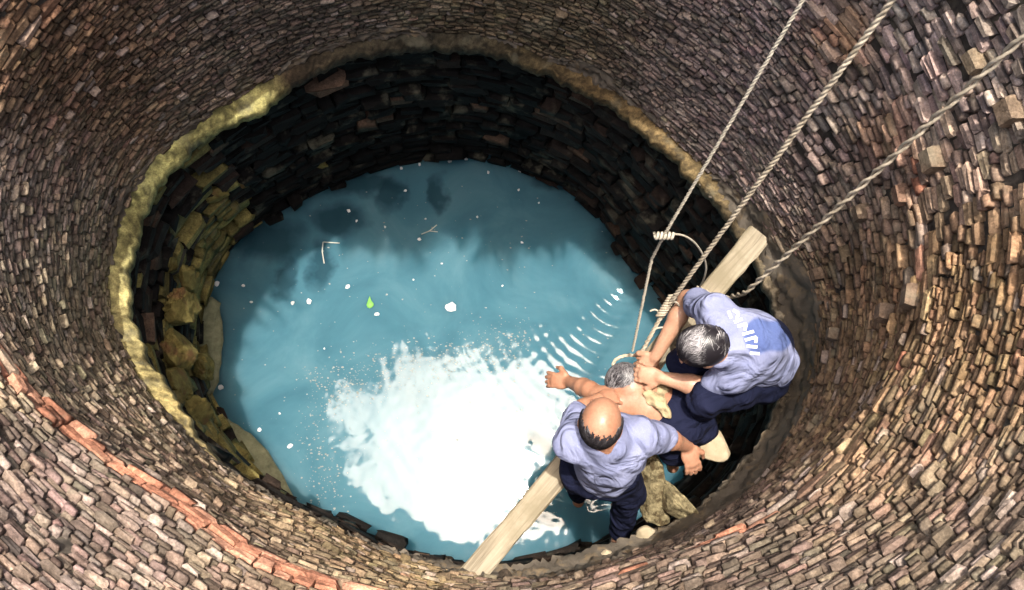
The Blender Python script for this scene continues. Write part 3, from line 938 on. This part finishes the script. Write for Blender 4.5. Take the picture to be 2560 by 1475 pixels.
hs_.ell(np.array(J['head']) + f_ * -0.018 + u_ * 0.022, hd1, (0.0835, 0.098, 0.096), 0.01).cut(np.array(J['head']) + f_ * 0.11 - u_ * 0.05, hd1, (0.12, 0.10, 0.115), 0.02).cut(np.array(J['head']) + f_ * 0.02 - u_ * 0.10, hd1, (0.12, 0.11, 0.085), 0.02)
emit(hs_, 'hair_cap', HAIR, man1, None, dark_hair)

# ---- the balding man sitting astride the beam
J = dict(pel=P(1492, 1152, 2.08), chest=P(1505, 1108, 2.35), neck=P(1488, 1082, 2.53), head=P(1482, 1046, 2.60),
         shL=P(1418, 1092, 2.45), shR=P(1578, 1078, 2.45), elL=P(1428, 1018, 2.22), elR=P(1640, 1080, 2.25),
         haL=P(1476, 985, 2.17), haR=P(1695, 1100, 2.07), hipL=P(1445, 1160, 2.05), hipR=P(1515, 1165, 2.05),
         knL=P(1425, 1165, 1.80), knR=P(1552, 1215, 1.85), anL=P(1428, 1215, 1.42), anR=P(1528, 1315, 1.45))
hd2 = frame(np.array([0.16, 0.84, -0.52]), UPZ + np.array([0, 0.5, 0]))
man2, shirt2 = person('person', 'balding person in pale blue shirt and navy trousers sitting astride the timber beam', J, hd2,
                      {'L': ((0.75, 0.25, -0.35), (0.3, -0.2, -0.9), 1, 0.5), 'R': ((0.35, -0.8, -0.3), (0, 0, -1.0), -1, 0.35)},
                      {'L': (-0.1, 0.9, -0.2), 'R': (0.1, 0.9, -0.25)}, skin=SKIN2, sleeve=0.85, cuffL=0.95, cuffR=0.95, seed=9)
hs_ = Solid(0.005); r_, f_, u_ = hd2; hc = np.array(J['head'])
hs_.ell(hc + f_ * -0.010 + u_ * 0.015, hd2, (0.0805, 0.0985, 0.092), 0.01).cut(hc + u_ * 0.13 + f_ * 0.045, hd2, (0.125, 0.175, 0.145), 0.012).cut(hc + f_ * 0.12 - u_ * 0.03, hd2, (0.14, 0.125, 0.16), 0.012).cut(hc + f_ * 0.10 - u_ * 0.165, hd2, (0.12, 0.12, 0.08), 0.012)
hair_strands('hair', J['head'], hd2, 0.97, HAIR, man2, lambda d: d[2] < 0.02 + 0.42 * random.random() ** 2.2 and d[2] > -0.97 and d[1] < 0.3 and (d[1] < -0.35 or abs(d[0]) > 0.70), 3000, 0.024, 0.0025, 12, (0, -0.5, -1), lambda d: 0.04)

# ---- the person being held up between them
J = dict(pel=P(1672, 1035, 2.03), chest=P(1590, 998, 2.04), neck=P(1560, 980, 2.05), head=P(1550, 950, 2.06),
         shL=P(1508, 1000, 2.06), shR=P(1612, 975, 2.02), elL=P(1455, 962, 1.98), elR=P(1680, 985, 1.97),
         haL=P(1405, 942, 1.82), haR=P(1622, 935, 1.95), hipL=P(1655, 1050, 2.03), hipR=P(1690, 1010, 2.02),
         knL=P(1668, 1110, 1.93), knR=P(1728, 1058, 1.96), anL=P(1660, 1130, 1.55), anR=P(1700, 1110, 1.60))
hd3 = frame(np.array([-0.15, -0.55, -0.65]), np.array([-0.55, 0.75, 0.5]))
man3, shirt3 = person('person', 'grey haired person held by the two others, one arm out over the water', J, hd3,
                      {'L': ((-0.8, 0.1, -0.45), (0, 0.2, -1), 1, 0.3), 'R': ((-0.3, 0.5, 0.5), (-0.5, 0.1, -0.4), -1, 0.7)},
                      {'L': (-0.2, 0.9, -0.3), 'R': (0.2, 0.9, -0.3)}, skin=SKIN2, shirt=CREAM, bare=True, cuffL=0.3, cuffR=0.3, hs=0.86, seed=14)
cl = Solid(0.006); cl.chain([P(1600, 972, 2.16), P(1625, 992, 2.17), P(1648, 1022, 2.165)], [0.022, 0.028, 0.018], 0.02).chain([P(1608, 985, 2.15), P(1632, 968, 2.12)], [0.025, 0.03], 0.02)
emit(cl, 'cloth', CREAM, man3, folds([((1, .4, .3), 160, 1.0), ((.2, 1, .3), 140, 2.0)], 0.003))
hair_strands('hair', J['head'], hd3, 0.87, HAIR, man3, lambda d: d[2] > -0.1 - 0.5 * (d[1] < -0.2) and d[1] < 0.7, 1500, 0.035, 0.004, 8, (0.2, -1, 0), lambda d: 0.3)
hs_ = Solid(0.006); r_, f_, u_ = hd3; hc = np.array(J['head'])
hs_.ell(hc + f_ * -0.014 + u_ * 0.02, hd3, (0.071, 0.086, 0.084), 0.01).cut(hc + f_ * 0.11 - u_ * 0.05, hd3, (0.12, 0.10, 0.115), 0.02)
emit(hs_, 'hair_cap', HAIR, man3, None, dark_hair)

# ---- lettering on the first shirt: short white strokes set on the cloth
from mathutils.bvhtree import BVHTree
WHITE = plain('white_print', (0.72, 0.72, 0.74), (0.82, 0.82, 0.83), 60, 0.8, 0)


def on_cloth(o, x, y, lift=0.0035):
    me = o.data; 
    if not hasattr(on_cloth, 'cache'): on_cloth.cache = {}
    if o.name not in on_cloth.cache:
        off = Vector((0, 0, 0))
        on_cloth.cache[o.name] = BVHTree.FromPolygons([tuple(v.co) for v in me.vertices], [tuple(p.vertices) for p in me.polygons])
    d = Vector(ray(x, y)); hit, nrm, _, _ = on_cloth.cache[o.name].ray_cast(Vector((0, 0, CAM_Z)), d.normalized())
    if hit is None: return None
    if nrm.dot(d) > 0: nrm = -nrm
    return np.array(hit + nrm * lift)


def stroke(pts, w):
    V, F = [], []
    for q in range(len(pts) - 1):
        a = np.array(pts[q], float); b = np.array(pts[q + 1], float); n = max(2, int(np.linalg.norm(b - a) / 5) + 1)
        t = unit(b - a); nn = np.array([-t[1], t[0]]) * w / 2; base = len(V)
        for k in range(n):
            c = a + (b - a) * k / (n - 1)
            l_, r_ = on_cloth(shirt1, *(c + nn)), on_cloth(shirt1, *(c - nn))
            if l_ is None or r_ is None: return V[:base], F
            V += [l_, r_]
            if k: F.append([base + 2 * k - 2, base + 2 * k - 1, base + 2 * k + 1, base + 2 * k])
    return V, F


letters = [[(1796, 768), (1804, 786)], [(1808, 766), (1822, 774), (1818, 788)], [(1812, 796), (1832, 788)], [(1820, 806), (1842, 800), (1838, 816)],
           [(1832, 826), (1860, 818)], [(1838, 840), (1866, 832), (1864, 846)], [(1842, 854), (1868, 856)], [(1850, 870), (1874, 872)]]
for st in letters:
    V, F = stroke(st, 7)
    if F: mesh_object('printed_letter', V, F, WHITE, shirt1)


# ---------------------------------------------------------------- ropes
def tube(path, rad, nseg=8):
    path = np.asarray(path, float); n = len(path)
    t = np.gradient(path, axis=0); t /= np.linalg.norm(t, axis=1)[:, None]
    u = np.cross(t[0], [0.3, 0.5, 0.8]); u /= np.linalg.norm(u); V = []
    for k in range(n):
        u = u - (u @ t[k]) * t[k]; u /= np.linalg.norm(u); v = np.cross(t[k], u)
        r = rad[k] if np.ndim(rad) else rad
        for m in range(nseg):
            a = 2 * math.pi * m / nseg; V.append(path[k] + (u * math.cos(a) + v * math.sin(a)) * r)
    F = [[k * nseg + m, k * nseg + (m + 1) % nseg, (k + 1) * nseg + (m + 1) % nseg, (k + 1) * nseg + m] for k in range(n - 1) for m in range(nseg)]
    return np.array(V), np.array(F)


def resample(pts, step):
    pts = np.asarray(pts, float); L = np.concatenate([[0], np.cumsum(np.linalg.norm(np.diff(pts, axis=0), axis=1))])
    m = max(3, int(L[-1] / step)); q = np.linspace(0, L[-1], m)
    return np.stack([np.interp(q, L, pts[:, k]) for k in range(3)], -1)


def smooth_path(pts, it=3):
    p = np.asarray(pts, float)
    for _ in range(it):
        q = [p[0]]
        for a, b in zip(p[:-1], p[1:]): q += [a * .75 + b * .25, a * .25 + b * .75]
        q.append(p[-1]); p = np.array(q)
    return p


def twisted(path, r, strands=3, pitch=None, spread=0.55, jitter=0.0):
    """laid rope: strands wound round each other"""
    pitch = pitch or r * 9
    p = resample(path, max(r * 0.9, 0.006)); n = len(p)
    if jitter: p[1:-1] += np.cumsum(rng.normal(size=(n - 2, 3)), axis=0) * 0.0 + jitter * rng.normal(size=(n - 2, 3))
    t = np.gradient(p, axis=0); t /= np.linalg.norm(t, axis=1)[:, None]
    s_ = np.concatenate([[0], np.cumsum(np.linalg.norm(np.diff(p, axis=0), axis=1))])
    u = np.cross(t[0], [0.3, 0.5, 0.8]); U, W = [], []
    for k in range(n):
        u = u - (u @ t[k]) * t[k]; u /= np.linalg.norm(u); U.append(u); W.append(np.cross(t[k], u))
    U, W = np.array(U), np.array(W); VV, FF, b0 = [], [], 0
    for q in range(strands):
        a = 2 * math.pi * (s_ / pitch + q / strands)
        V, F = tube(p + (U * np.cos(a)[:, None] + W * np.sin(a)[:, None]) * r * spread, r * 0.55, 6)
        VV.append(V); FF.append(F + b0); b0 += len(V)
    return np.concatenate(VV), np.concatenate(FF)


def rim_point(p0, x, y):
    """where the plane through the camera, p0 and a pixel meets the rim on the far right"""
    n = np.cross(np.array(p0) - np.array([0, 0, CAM_Z]), ray(x, y)); c0 = np.array([0, 0, CAM_Z])
    tt = np.radians(np.linspace(-60, 120, 2000)); q = on_wall(tt, np.full(2000, Z_RIM + 0.02), 0.01) - c0
    sgn = q @ n; k = np.where(np.sign(sgn[:-1]) != np.sign(sgn[1:]))[0]
    tgt = unit(ray(x, y)[:2]); best = max(k, key=lambda m: unit(q[m][:2]) @ tgt)
    return q[best] + c0, tt[best]


def over_rim(pt, ang):
    o = np.array([math.cos(ang), math.sin(ang), 0])
    return [pt, pt + o * 0.10 + UPZ * 0.02, pt + o * 0.6 + UPZ * 0.02, pt + o * 1.6 + np.array([0.1, 0.15, 0.03])]


ROPE = plain('hemp_rope', (0.22, 0.18, 0.125), (0.55, 0.48, 0.37), 24, 0.9, 0.004)
ROPE2 = plain('pale_rope', (0.30, 0.27, 0.21), (0.50, 0.455, 0.37), 60, 0.9, 0.004)

knot = P(1638, 582, 2.75)
rp, ra = rim_point(knot, 1980, 0)
bottomA = P(1561, 866, 2.02)
V, F = twisted(resample(over_rim(rp, ra)[::-1] + [knot, P(1608, 640, 2.56), bottomA], 0.02), 0.006, jitter=0.0006)
ropeA = fast_mesh('rope', V, F, ROPE2, None, True)
tag(ropeA, 'thin pale rope with a white knot hanging from the rim', 'rope')
kn_path = []
for k in range(60):
    a = 2 * math.pi * k / 12; kn_path.append(knot + RIGHT * (-0.035 + 0.07 * k / 59) + UPV * 0.011 * math.cos(a) + FWD * 0.011 * math.sin(a))
V, F = tube(kn_path, 0.006); o = fast_mesh('knot', V, F, ROPE2, ropeA, True)

bottomB = P(1582, 872, 2.0)
rp, ra = rim_point(bottomB, 2185, 45)
V, F = twisted(resample(over_rim(rp, ra)[::-1] + [P(1640, 765, 2.2), bottomB, P(1575, 905, 1.93)], 0.02), 0.0092, jitter=0.0008)
ropeB = fast_mesh('rope', V, F, ROPE, None, True)
tag(ropeB, 'thick twisted hemp rope running straight down to the clasped hands', 'rope')
q0, q1 = P(1628, 782, 2.17), P(1662, 728, 2.28); kp = []
for k in range(90):
    a = 2 * math.pi * k / 10; m = q0 + (q1 - q0) * k / 89; kp.append(m + (RIGHT * math.cos(a) + FWD * math.sin(a)) * 0.017)
V, F = tube(kp, 0.006); fast_mesh('whipping', V, F, ROPE, ropeB, True)
for tail in ([(1650, 750, 2.24), (1668, 742, 2.24), (1680, 760, 2.2), (1686, 775, 2.18)], [(1630, 775, 2.18), (1618, 762, 2.2), (1604, 768, 2.2)], [(1612, 812, 2.12), (1640, 806, 2.12), (1650, 820, 2.1)]):
    V, F = tube(resample(smooth_path([P(*q) for q in tail]), 0.006), 0.004); fast_mesh('rope_tail', V, F, ROPE2, ropeB, True)
# the loop passed round the held person
lc = P(1553, 905, 1.93); lp = [lc + np.array([0.075 * math.cos(a), 0.055 * math.sin(a), 0.018 * math.sin(2 * a)]) for a in np.linspace(0, 2 * math.pi, 50)]
V, F = twisted(lp, 0.008); fast_mesh('loop', V, F, ROPE, ropeB, True)
V, F = twisted(resample(smooth_path([P(1582, 872, 2.02), P(1600, 874, 2.03), P(1625, 873, 2.05)]), 0.01), 0.006); fast_mesh('rope_tail', V, F, ROPE2, ropeB, True)

bottomC = P(1842, 720, 2.30)
rp, ra = rim_point(bottomC, 2527, 88)
V, F = twisted(resample(over_rim(rp, ra)[::-1] + [bottomC, P(1825, 728, 2.2), P(1780, 737, Z_BEAM + 0.02), P(1752, 735, Z_BEAM + 0.015)], 0.02), 0.0105, 2, 0.15, 0.62, jitter=0.0008)
ropeC = fast_mesh('rope', V, F, ROPE, None, True)
tag(ropeC, 'loosely twisted double rope made fast to the beam behind the crouching person', 'rope')
for k in range(3):
    c0 = P(1752 - 9 * k, 735 + 10 * k, Z_BEAM - 0.035)
    lp = [c0 + sd * 0.078 * math.cos(a) * 1.02 + UPZ * 0.048 * math.sin(a) for a in np.linspace(0, 2 * math.pi, 40)]
    V, F = twisted(lp, 0.007, 2); fast_mesh('lashing', V, F, ROPE, ropeC, True)

cord = resample(smooth_path([P(1655, 577, 2.74), P(1690, 580, 2.66), P(1722, 604, 2.55), P(1745, 650, 2.4), P(1738, 690, 2.25), P(1722, 715, 2.1), P(1716, 738, Z_BEAM + 0.01)]), 0.008)
V, F = tube(cord, 0.0042); o = fast_mesh('cord', V, F, ROPE2, None, True)
tag(o, 'thin slack white cord looping from the rope knot down to the beam', 'cord')

# ---------------------------------------------------------------- rocks
def rock(name, c, size, mat, label=None, cat='rock', group=None, ax=None, rough=0.18, parent=None, seed=0, flat=False):
    g = np.random.default_rng(seed)
    bm = bmesh.new(); bmesh.ops.create_icosphere(bm, subdivisions=5, radius=1)
    ax = np.eye(3) if ax is None else np.array(ax); sz = np.array(size, float)
    dirs = [(g.normal(size=3) * fq, g.random() * 6, am) for fq, am in ((1.2, 1), (1.6, .8), (2.4, .6), (3.6, .45), (5.5, .3), (8, .22), (12, .15), (17, .1)) for _ in range(2)]
    pl = [unit(g.normal(size=3)) for _ in range(9)]
    V = np.array([v.co[:] for v in bm.verts])
    dirs += [(g.normal(size=3) * fq, g.random() * 6, am) for fq, am in ((24, .10), (33, .08), (45, .06)) for _ in range(3)]
    dsp = sum(am * np.sin(V @ dv + ph) for dv, ph, am in dirs) * rough * 0.3
    W = V * (1 + dsp)[:, None]
    for nv in pl:
        over = np.maximum(W @ nv - 0.72, 0); W -= np.outer(over * 0.85, nv)
    W = (W * sz) @ ax
    for v, w in zip(bm.verts, W): v.co = tuple(w)
    me = bpy.data.meshes.new(name); bm.to_mesh(me); bm.free(); me.materials.append(mat)
    if not flat: me.polygons.foreach_set('use_smooth', [True] * len(me.polygons))
    o = bpy.data.objects.new(name, me); COL.objects.link(o); o.location = tuple(map(float, c))
    if parent is not None: adopt(parent, o)
    if label: tag(o, label, cat, group)
    return o


MOSSY = plain('mossy_rock', (0.05, 0.038, 0.02), (0.36, 0.30, 0.17), 34, 0.9, 0.03, 8, 0.2, (16, 0.52, 0.6, (0.07, 0.05, 0.025)))
PALE = plain('pale_stone', (0.30, 0.24, 0.15), (0.44, 0.37, 0.26), 14, 0.85, 0.01, 7, 0.3, (6, 0.58, 0.7, (0.24, 0.18, 0.10)))
OLIVE = plain('olive_moss_rock', (0.085, 0.065, 0.02), (0.26, 0.21, 0.07), 26, 0.95, 0.02, 8, 0.15, (8, 0.55, 0.65, (0.16, 0.09, 0.04)))
DARKW = plain('rotten_wood', (0.03, 0.022, 0.016), (0.09, 0.065, 0.045), 22, 0.9, 0.015)
GREENST = plain('algae_stone', (0.12, 0.125, 0.07), (0.30, 0.30, 0.18), 16, 0.7, 0.006, 7, 0.4)
rot = lambda a: np.array([[math.cos(a), math.sin(a), 0], [-math.sin(a), math.cos(a), 0], [0, 0, 1]])
rock('stone_block', P(1752, 1098, Z_LEDGE + 0.05), (0.105, 0.085, 0.11), PALE, 'cream squared stone block on the ledge under the balding person\'s hand', 'stone', None, rot(-0.6), 0.10, seed=3)
rock('mossy_rock', P(1608, 1200, Z_LEDGE - 0.10), (0.085, 0.15, 0.13), MOSSY, 'large yellow mossy rock beside the balding person\'s dark trouser leg', 'rock', None, rot(0.35), 0.5, seed=4)
rock('mossy_rock', P(1672, 1245, Z_LEDGE - 0.04), (0.055, 0.14, 0.09), MOSSY, 'long yellow brown rock across a dark crack from the large mossy rock', 'rock', None, rot(0.85), 0.5, seed=5)
rock('pale_rock', P(1590, 1318, Z_LEDGE - 0.02), (0.045, 0.035, 0.05), PALE, 'small pale rock on the ledge below the mossy rocks', 'rock', None, rot(0.5), 0.25, seed=6)
rock('pale_rock', P(1480, 1378, Z_LEDGE + 0.02), (0.06, 0.028, 0.03), PALE, 'flat yellowish rock on the ledge near the beam\'s lower end', 'rock', None, rot(0.45), 0.2, seed=7)
rock('wood_stump', P(1240, 1432, Z_LEDGE + 0.05), (0.06, 0.04, 0.05), DARKW, 'dark rotten stump beside the foot of the timber beam', 'stump', None, rot(0.4), 0.3, seed=8)
rock('wood_stump', P(1015, 1432, Z_LEDGE + 0.15), (0.03, 0.025, 0.04), DARKW, 'small dark stub poking out of the bricks by the water', 'stump', None, rot(0.1), 0.3, seed=9)
# mossy boulders bedded in the lower wall: parts of the shaft
for k, (x, y, z_, sz) in enumerate(((440, 760, 1.0, (.09, .12, .16)), (432, 860, 1.0, (.08, .13, .20)), (440, 950, 1.0, (.07, .12, .18)), (478, 1010, 0.9, (.07, .09, .12)), (470, 690, 0.9, (.05, .09, .14)),
                                    (415, 650, 1.05, (.06, .07, .10)), (600, 440, 0.9, (.06, .04, .07)), (520, 480, 0.95, (.10, .05, .06)), (505, 900, 0.5, (.06, .10, .16)), (760, 400, 0.5, (.15, .05, .06)))):
    rock('mossy_boulder', P(x, y, z_), sz, OLIVE, None, ax=rot(0.2 * math.sin(k)), rough=0.45, parent=shaft, seed=20 + k)
# shelves of algae-coated stone at the waterline


def slab(name, pts, z_, th_, mat, parent):
    q = smooth_path([P(x, y, z_) for x, y in pts] + [P(*pts[0], z_)], 2)[:-1]
    q = q + 0.006 * rng.normal(size=q.shape) * np.array([1, 1, 0.5]); n = len(q); c = q.mean(0)
    inner = c + (q - c) * 0.86; inner[:, 2] = z_ + 0.012 + 0.006 * rng.normal(size=n)
    low = q.copy(); low[:, 2] = z_ - th_
    V = np.concatenate([low, q, inner, [c + np.array([0, 0, 0.016])]]); F = []
    for k in range(n):
        m = (k + 1) % n
        F += [[k, m, n + m, n + k], [n + k, n + m, 2 * n + m, 2 * n + k], [2 * n + k, 2 * n + m, 3 * n]]
    o = mesh_object(name, V, F, mat, None, True); adopt(parent, o)


slab('waterline_shelf', [(497, 735), (540, 735), (548, 800), (545, 910), (520, 990), (495, 960), (488, 850)], 0.012, 0.15, GREENST, shaft)
slab('waterline_shelf', [(520, 990), (560, 1035), (625, 1075), (680, 1140), (735, 1235), (690, 1260), (600, 1180), (535, 1080)], 0.012, 0.15, GREENST, shaft)

# ---------------------------------------------------------------- things afloat
LEAF = plain('green_leaf', (0.10, 0.30, 0.05), (0.18, 0.42, 0.08), 30, 0.6, 0)
SCRAP = plain('white_scrap', (0.55, 0.57, 0.57), (0.72, 0.73, 0.72), 30, 0.7, 0)
TWIG = plain('pale_twig', (0.40, 0.40, 0.34), (0.55, 0.55, 0.48), 30, 0.8, 0)


def flake(name, x, y, size, mat, label, cat, group=None, pts=None, ang=0.0, seed=0):
    g = np.random.default_rng(seed); c = P(x, y, 0.0045)
    if pts is None: pts = [((0.7 + 0.5 * g.random()) * math.cos(a), (0.5 + 0.5 * g.random()) * math.sin(a)) for a in np.linspace(0, 2 * math.pi, 10)[:-1]]
    n = len(pts); V = []
    for zz, k in ((-0.004, 1.0), (0.0, 1.0), (0.0025, 0.7)):
        for px, py in pts: V.append((size * k * (px * math.cos(ang) - py * math.sin(ang)), size * k * (px * math.sin(ang) + py * math.cos(ang)), zz))
    V.append((0, 0, 0.003)); F = []
    for k in range(n):
        m = (k + 1) % n; F += [[k, m, n + m, n + k], [n + k, n + m, 2 * n + m, 2 * n + k], [2 * n + k, 2 * n + m, 3 * n]]
    o = mesh_object(name, V, F, mat, None, True); o.location = tuple(c)
    return tag(o, label, cat, group)


flake('floating_leaf', 912, 748, 0.055, LEAF, 'single bright green leaf floating on the teal water', 'leaf', None,
      [(0, 1.0), (0.22, 0.35), (0.5, 0.0), (0.55, -0.3), (0.3, -0.6), (0, -0.7), (-0.3, -0.55), (-0.42, -0.2), (-0.25, 0.3)], 0.1)
flake('foam_patch', 1112, 757, 0.045, SCRAP, 'rounded patch of white foam afloat beyond the sky\'s reflection', 'foam', None, None, 0.0, 2)
for k, (x, y, sz) in enumerate(((858, 708, .028), (762, 744, .03), (722, 748, .022), (930, 775, .026), (1284, 421, .024), (535, 700, .03), (1205, 425, .018), (1280, 468, .015), (1178, 535, .014), (1330, 500, .012), (1000, 470, .016),
                                 (860, 520, .02), (880, 545, .016), (1035, 590, .02), (1288, 598, .016), (1050, 540, .012), (950, 560, .014), (800, 860, .012), (715, 1100, .03), (690, 1020, .014), (640, 1060, .022), (545, 955, .03),
                                 (600, 705, .018), (620, 745, .018), (1090, 650, .013), (1020, 690, .012), (1240, 705, .012), (990, 415, .02), (1110, 398, .024), (1150, 392, .02), (1180, 385, .018), (1035, 405, .02))):
    lab = ('tiny white scrap drifting against the dark far wall of the well' if y < 480 else 'white scrap floating close by the green leaf' if 700 < x < 960 and 700 < y < 800
           else 'white scrap floating beside the waterline shelf and mossy boulders' if x < 720 else 'tiny white speck out on open teal water among the pale twigs')
    flake('floating_scrap', x, y, sz * 0.72, SCRAP, lab, 'scrap', 'white scraps floating on the water', None, rng.random() * 3, 40 + k)
for nm, lab, pts in (('floating_twig', 'bent L-shaped pale twig floating in the dark patch of water', [(838, 600), (797, 597), (795, 620), (800, 650)]), ('floating_twig', 'forked pale twig floating on the open teal water', [(1040, 578), (1060, 570), (1078, 555)])):
    V, F = tube(resample([P(x, y, 0.004) for x, y in pts], 0.01), 0.004); o = fast_mesh(nm, V, F, TWIG, None, True); tag(o, lab, 'twig')
    if 'forked' in lab:
        V, F = tube(resample([P(x, y, 0.004) for x, y in ((1060, 570), (1080, 572))], 0.01), 0.003); fast_mesh('fork', V, F, TWIG, o, True)
DUST = plain('floating_dust', (0.16, 0.18, 0.17), (0.34, 0.36, 0.34), 30, 0.9, 0)
VV, FF = [], []
for k in range(1500):
    u = rng.random()
    if u < 0.55: x, y, sg = 820 + 480 * rng.random(), 0, 42; y = 945 - 0.22 * (x - 820) + 34 * rng.normal(); x += 10 * rng.normal()
    elif u < 0.8: y = 900 + 380 * rng.random(); x = 790 + 28 * rng.normal() + 14 * math.sin(y / 30)
    else: x, y = 560 + 950 * rng.random(), 420 + 850 * rng.random()
    c = P(x, y, 0.0032); sz = 0.0022 + 0.0065 * rng.random() ** 2.5; b0 = len(VV); m_ = 6; a0 = rng.random() * 6
    for q in range(m_): VV.append(c + np.array([math.cos(a0 + q * 2 * math.pi / m_), math.sin(a0 + q * 2 * math.pi / m_) * 0.7, 0]) * sz * (0.6 + 0.8 * rng.random()))
    FF += [[b0, b0 + 1, b0 + 2, b0 + 3], [b0, b0 + 3, b0 + 4, b0 + 5]]
o = fast_mesh('floating_dust', np.array(VV), np.array(FF), DUST, None, False)
tag(o, 'film of fine dust specks drifting on the water', 'dust', kind='stuff')
# ---------------------------------------------------------------- grass added on the unseen rim to roughen the mirrored sky's edge
ADDED_GRASS = plain('added_grass_blade', (0.035, 0.06, 0.015), (0.08, 0.11, 0.03), 20, 0.8, 0)
VV, FF = [], []
for k in range(1300):
    t = math.radians(62 + 168 * rng.random()); dens = 0.5 + 0.5 * math.sin(17 * t) * math.sin(7 * t + 1)
    if rng.random() > dens: continue
    p = on_wall(np.array(t), np.array(Z_RIM), -0.03); inw = np.array([-math.cos(t), -math.sin(t), 0]); L_ = 0.12 + 0.26 * rng.random() * dens * 1.3 + (0.40 * rng.random() * dens if t > 2.5 else 0); side = np.array([-inw[1], inw[0], 0]); w = (0.008 + 0.022 * rng.random()) * (2.0 if t > 2.5 else 1)
    dv = unit(inw * (0.4 + 0.6 * rng.random()) + side * rng.normal() * 0.5 + UPZ * 0.7)
    b0 = len(VV)
    for q, (a_, ww) in enumerate(((0, .7), (.35, 1), (.7, .7), (1, .08))):
        c = p + dv * L_ * a_ + (inw * 0.5 - UPZ) * 0.9 * (L_ * a_) ** 2 * 2
        VV += [c - side * w * ww, c + side * w * ww]
        if q: FF.append([b0 + 2 * q - 2, b0 + 2 * q - 1, b0 + 2 * q + 1, b0 + 2 * q])
o = fast_mesh('added_rim_grass', np.array(VV), np.array(FF), ADDED_GRASS, None, True)
tag(o, 'grass blades added on the unseen well rim', 'grass', kind='stuff')
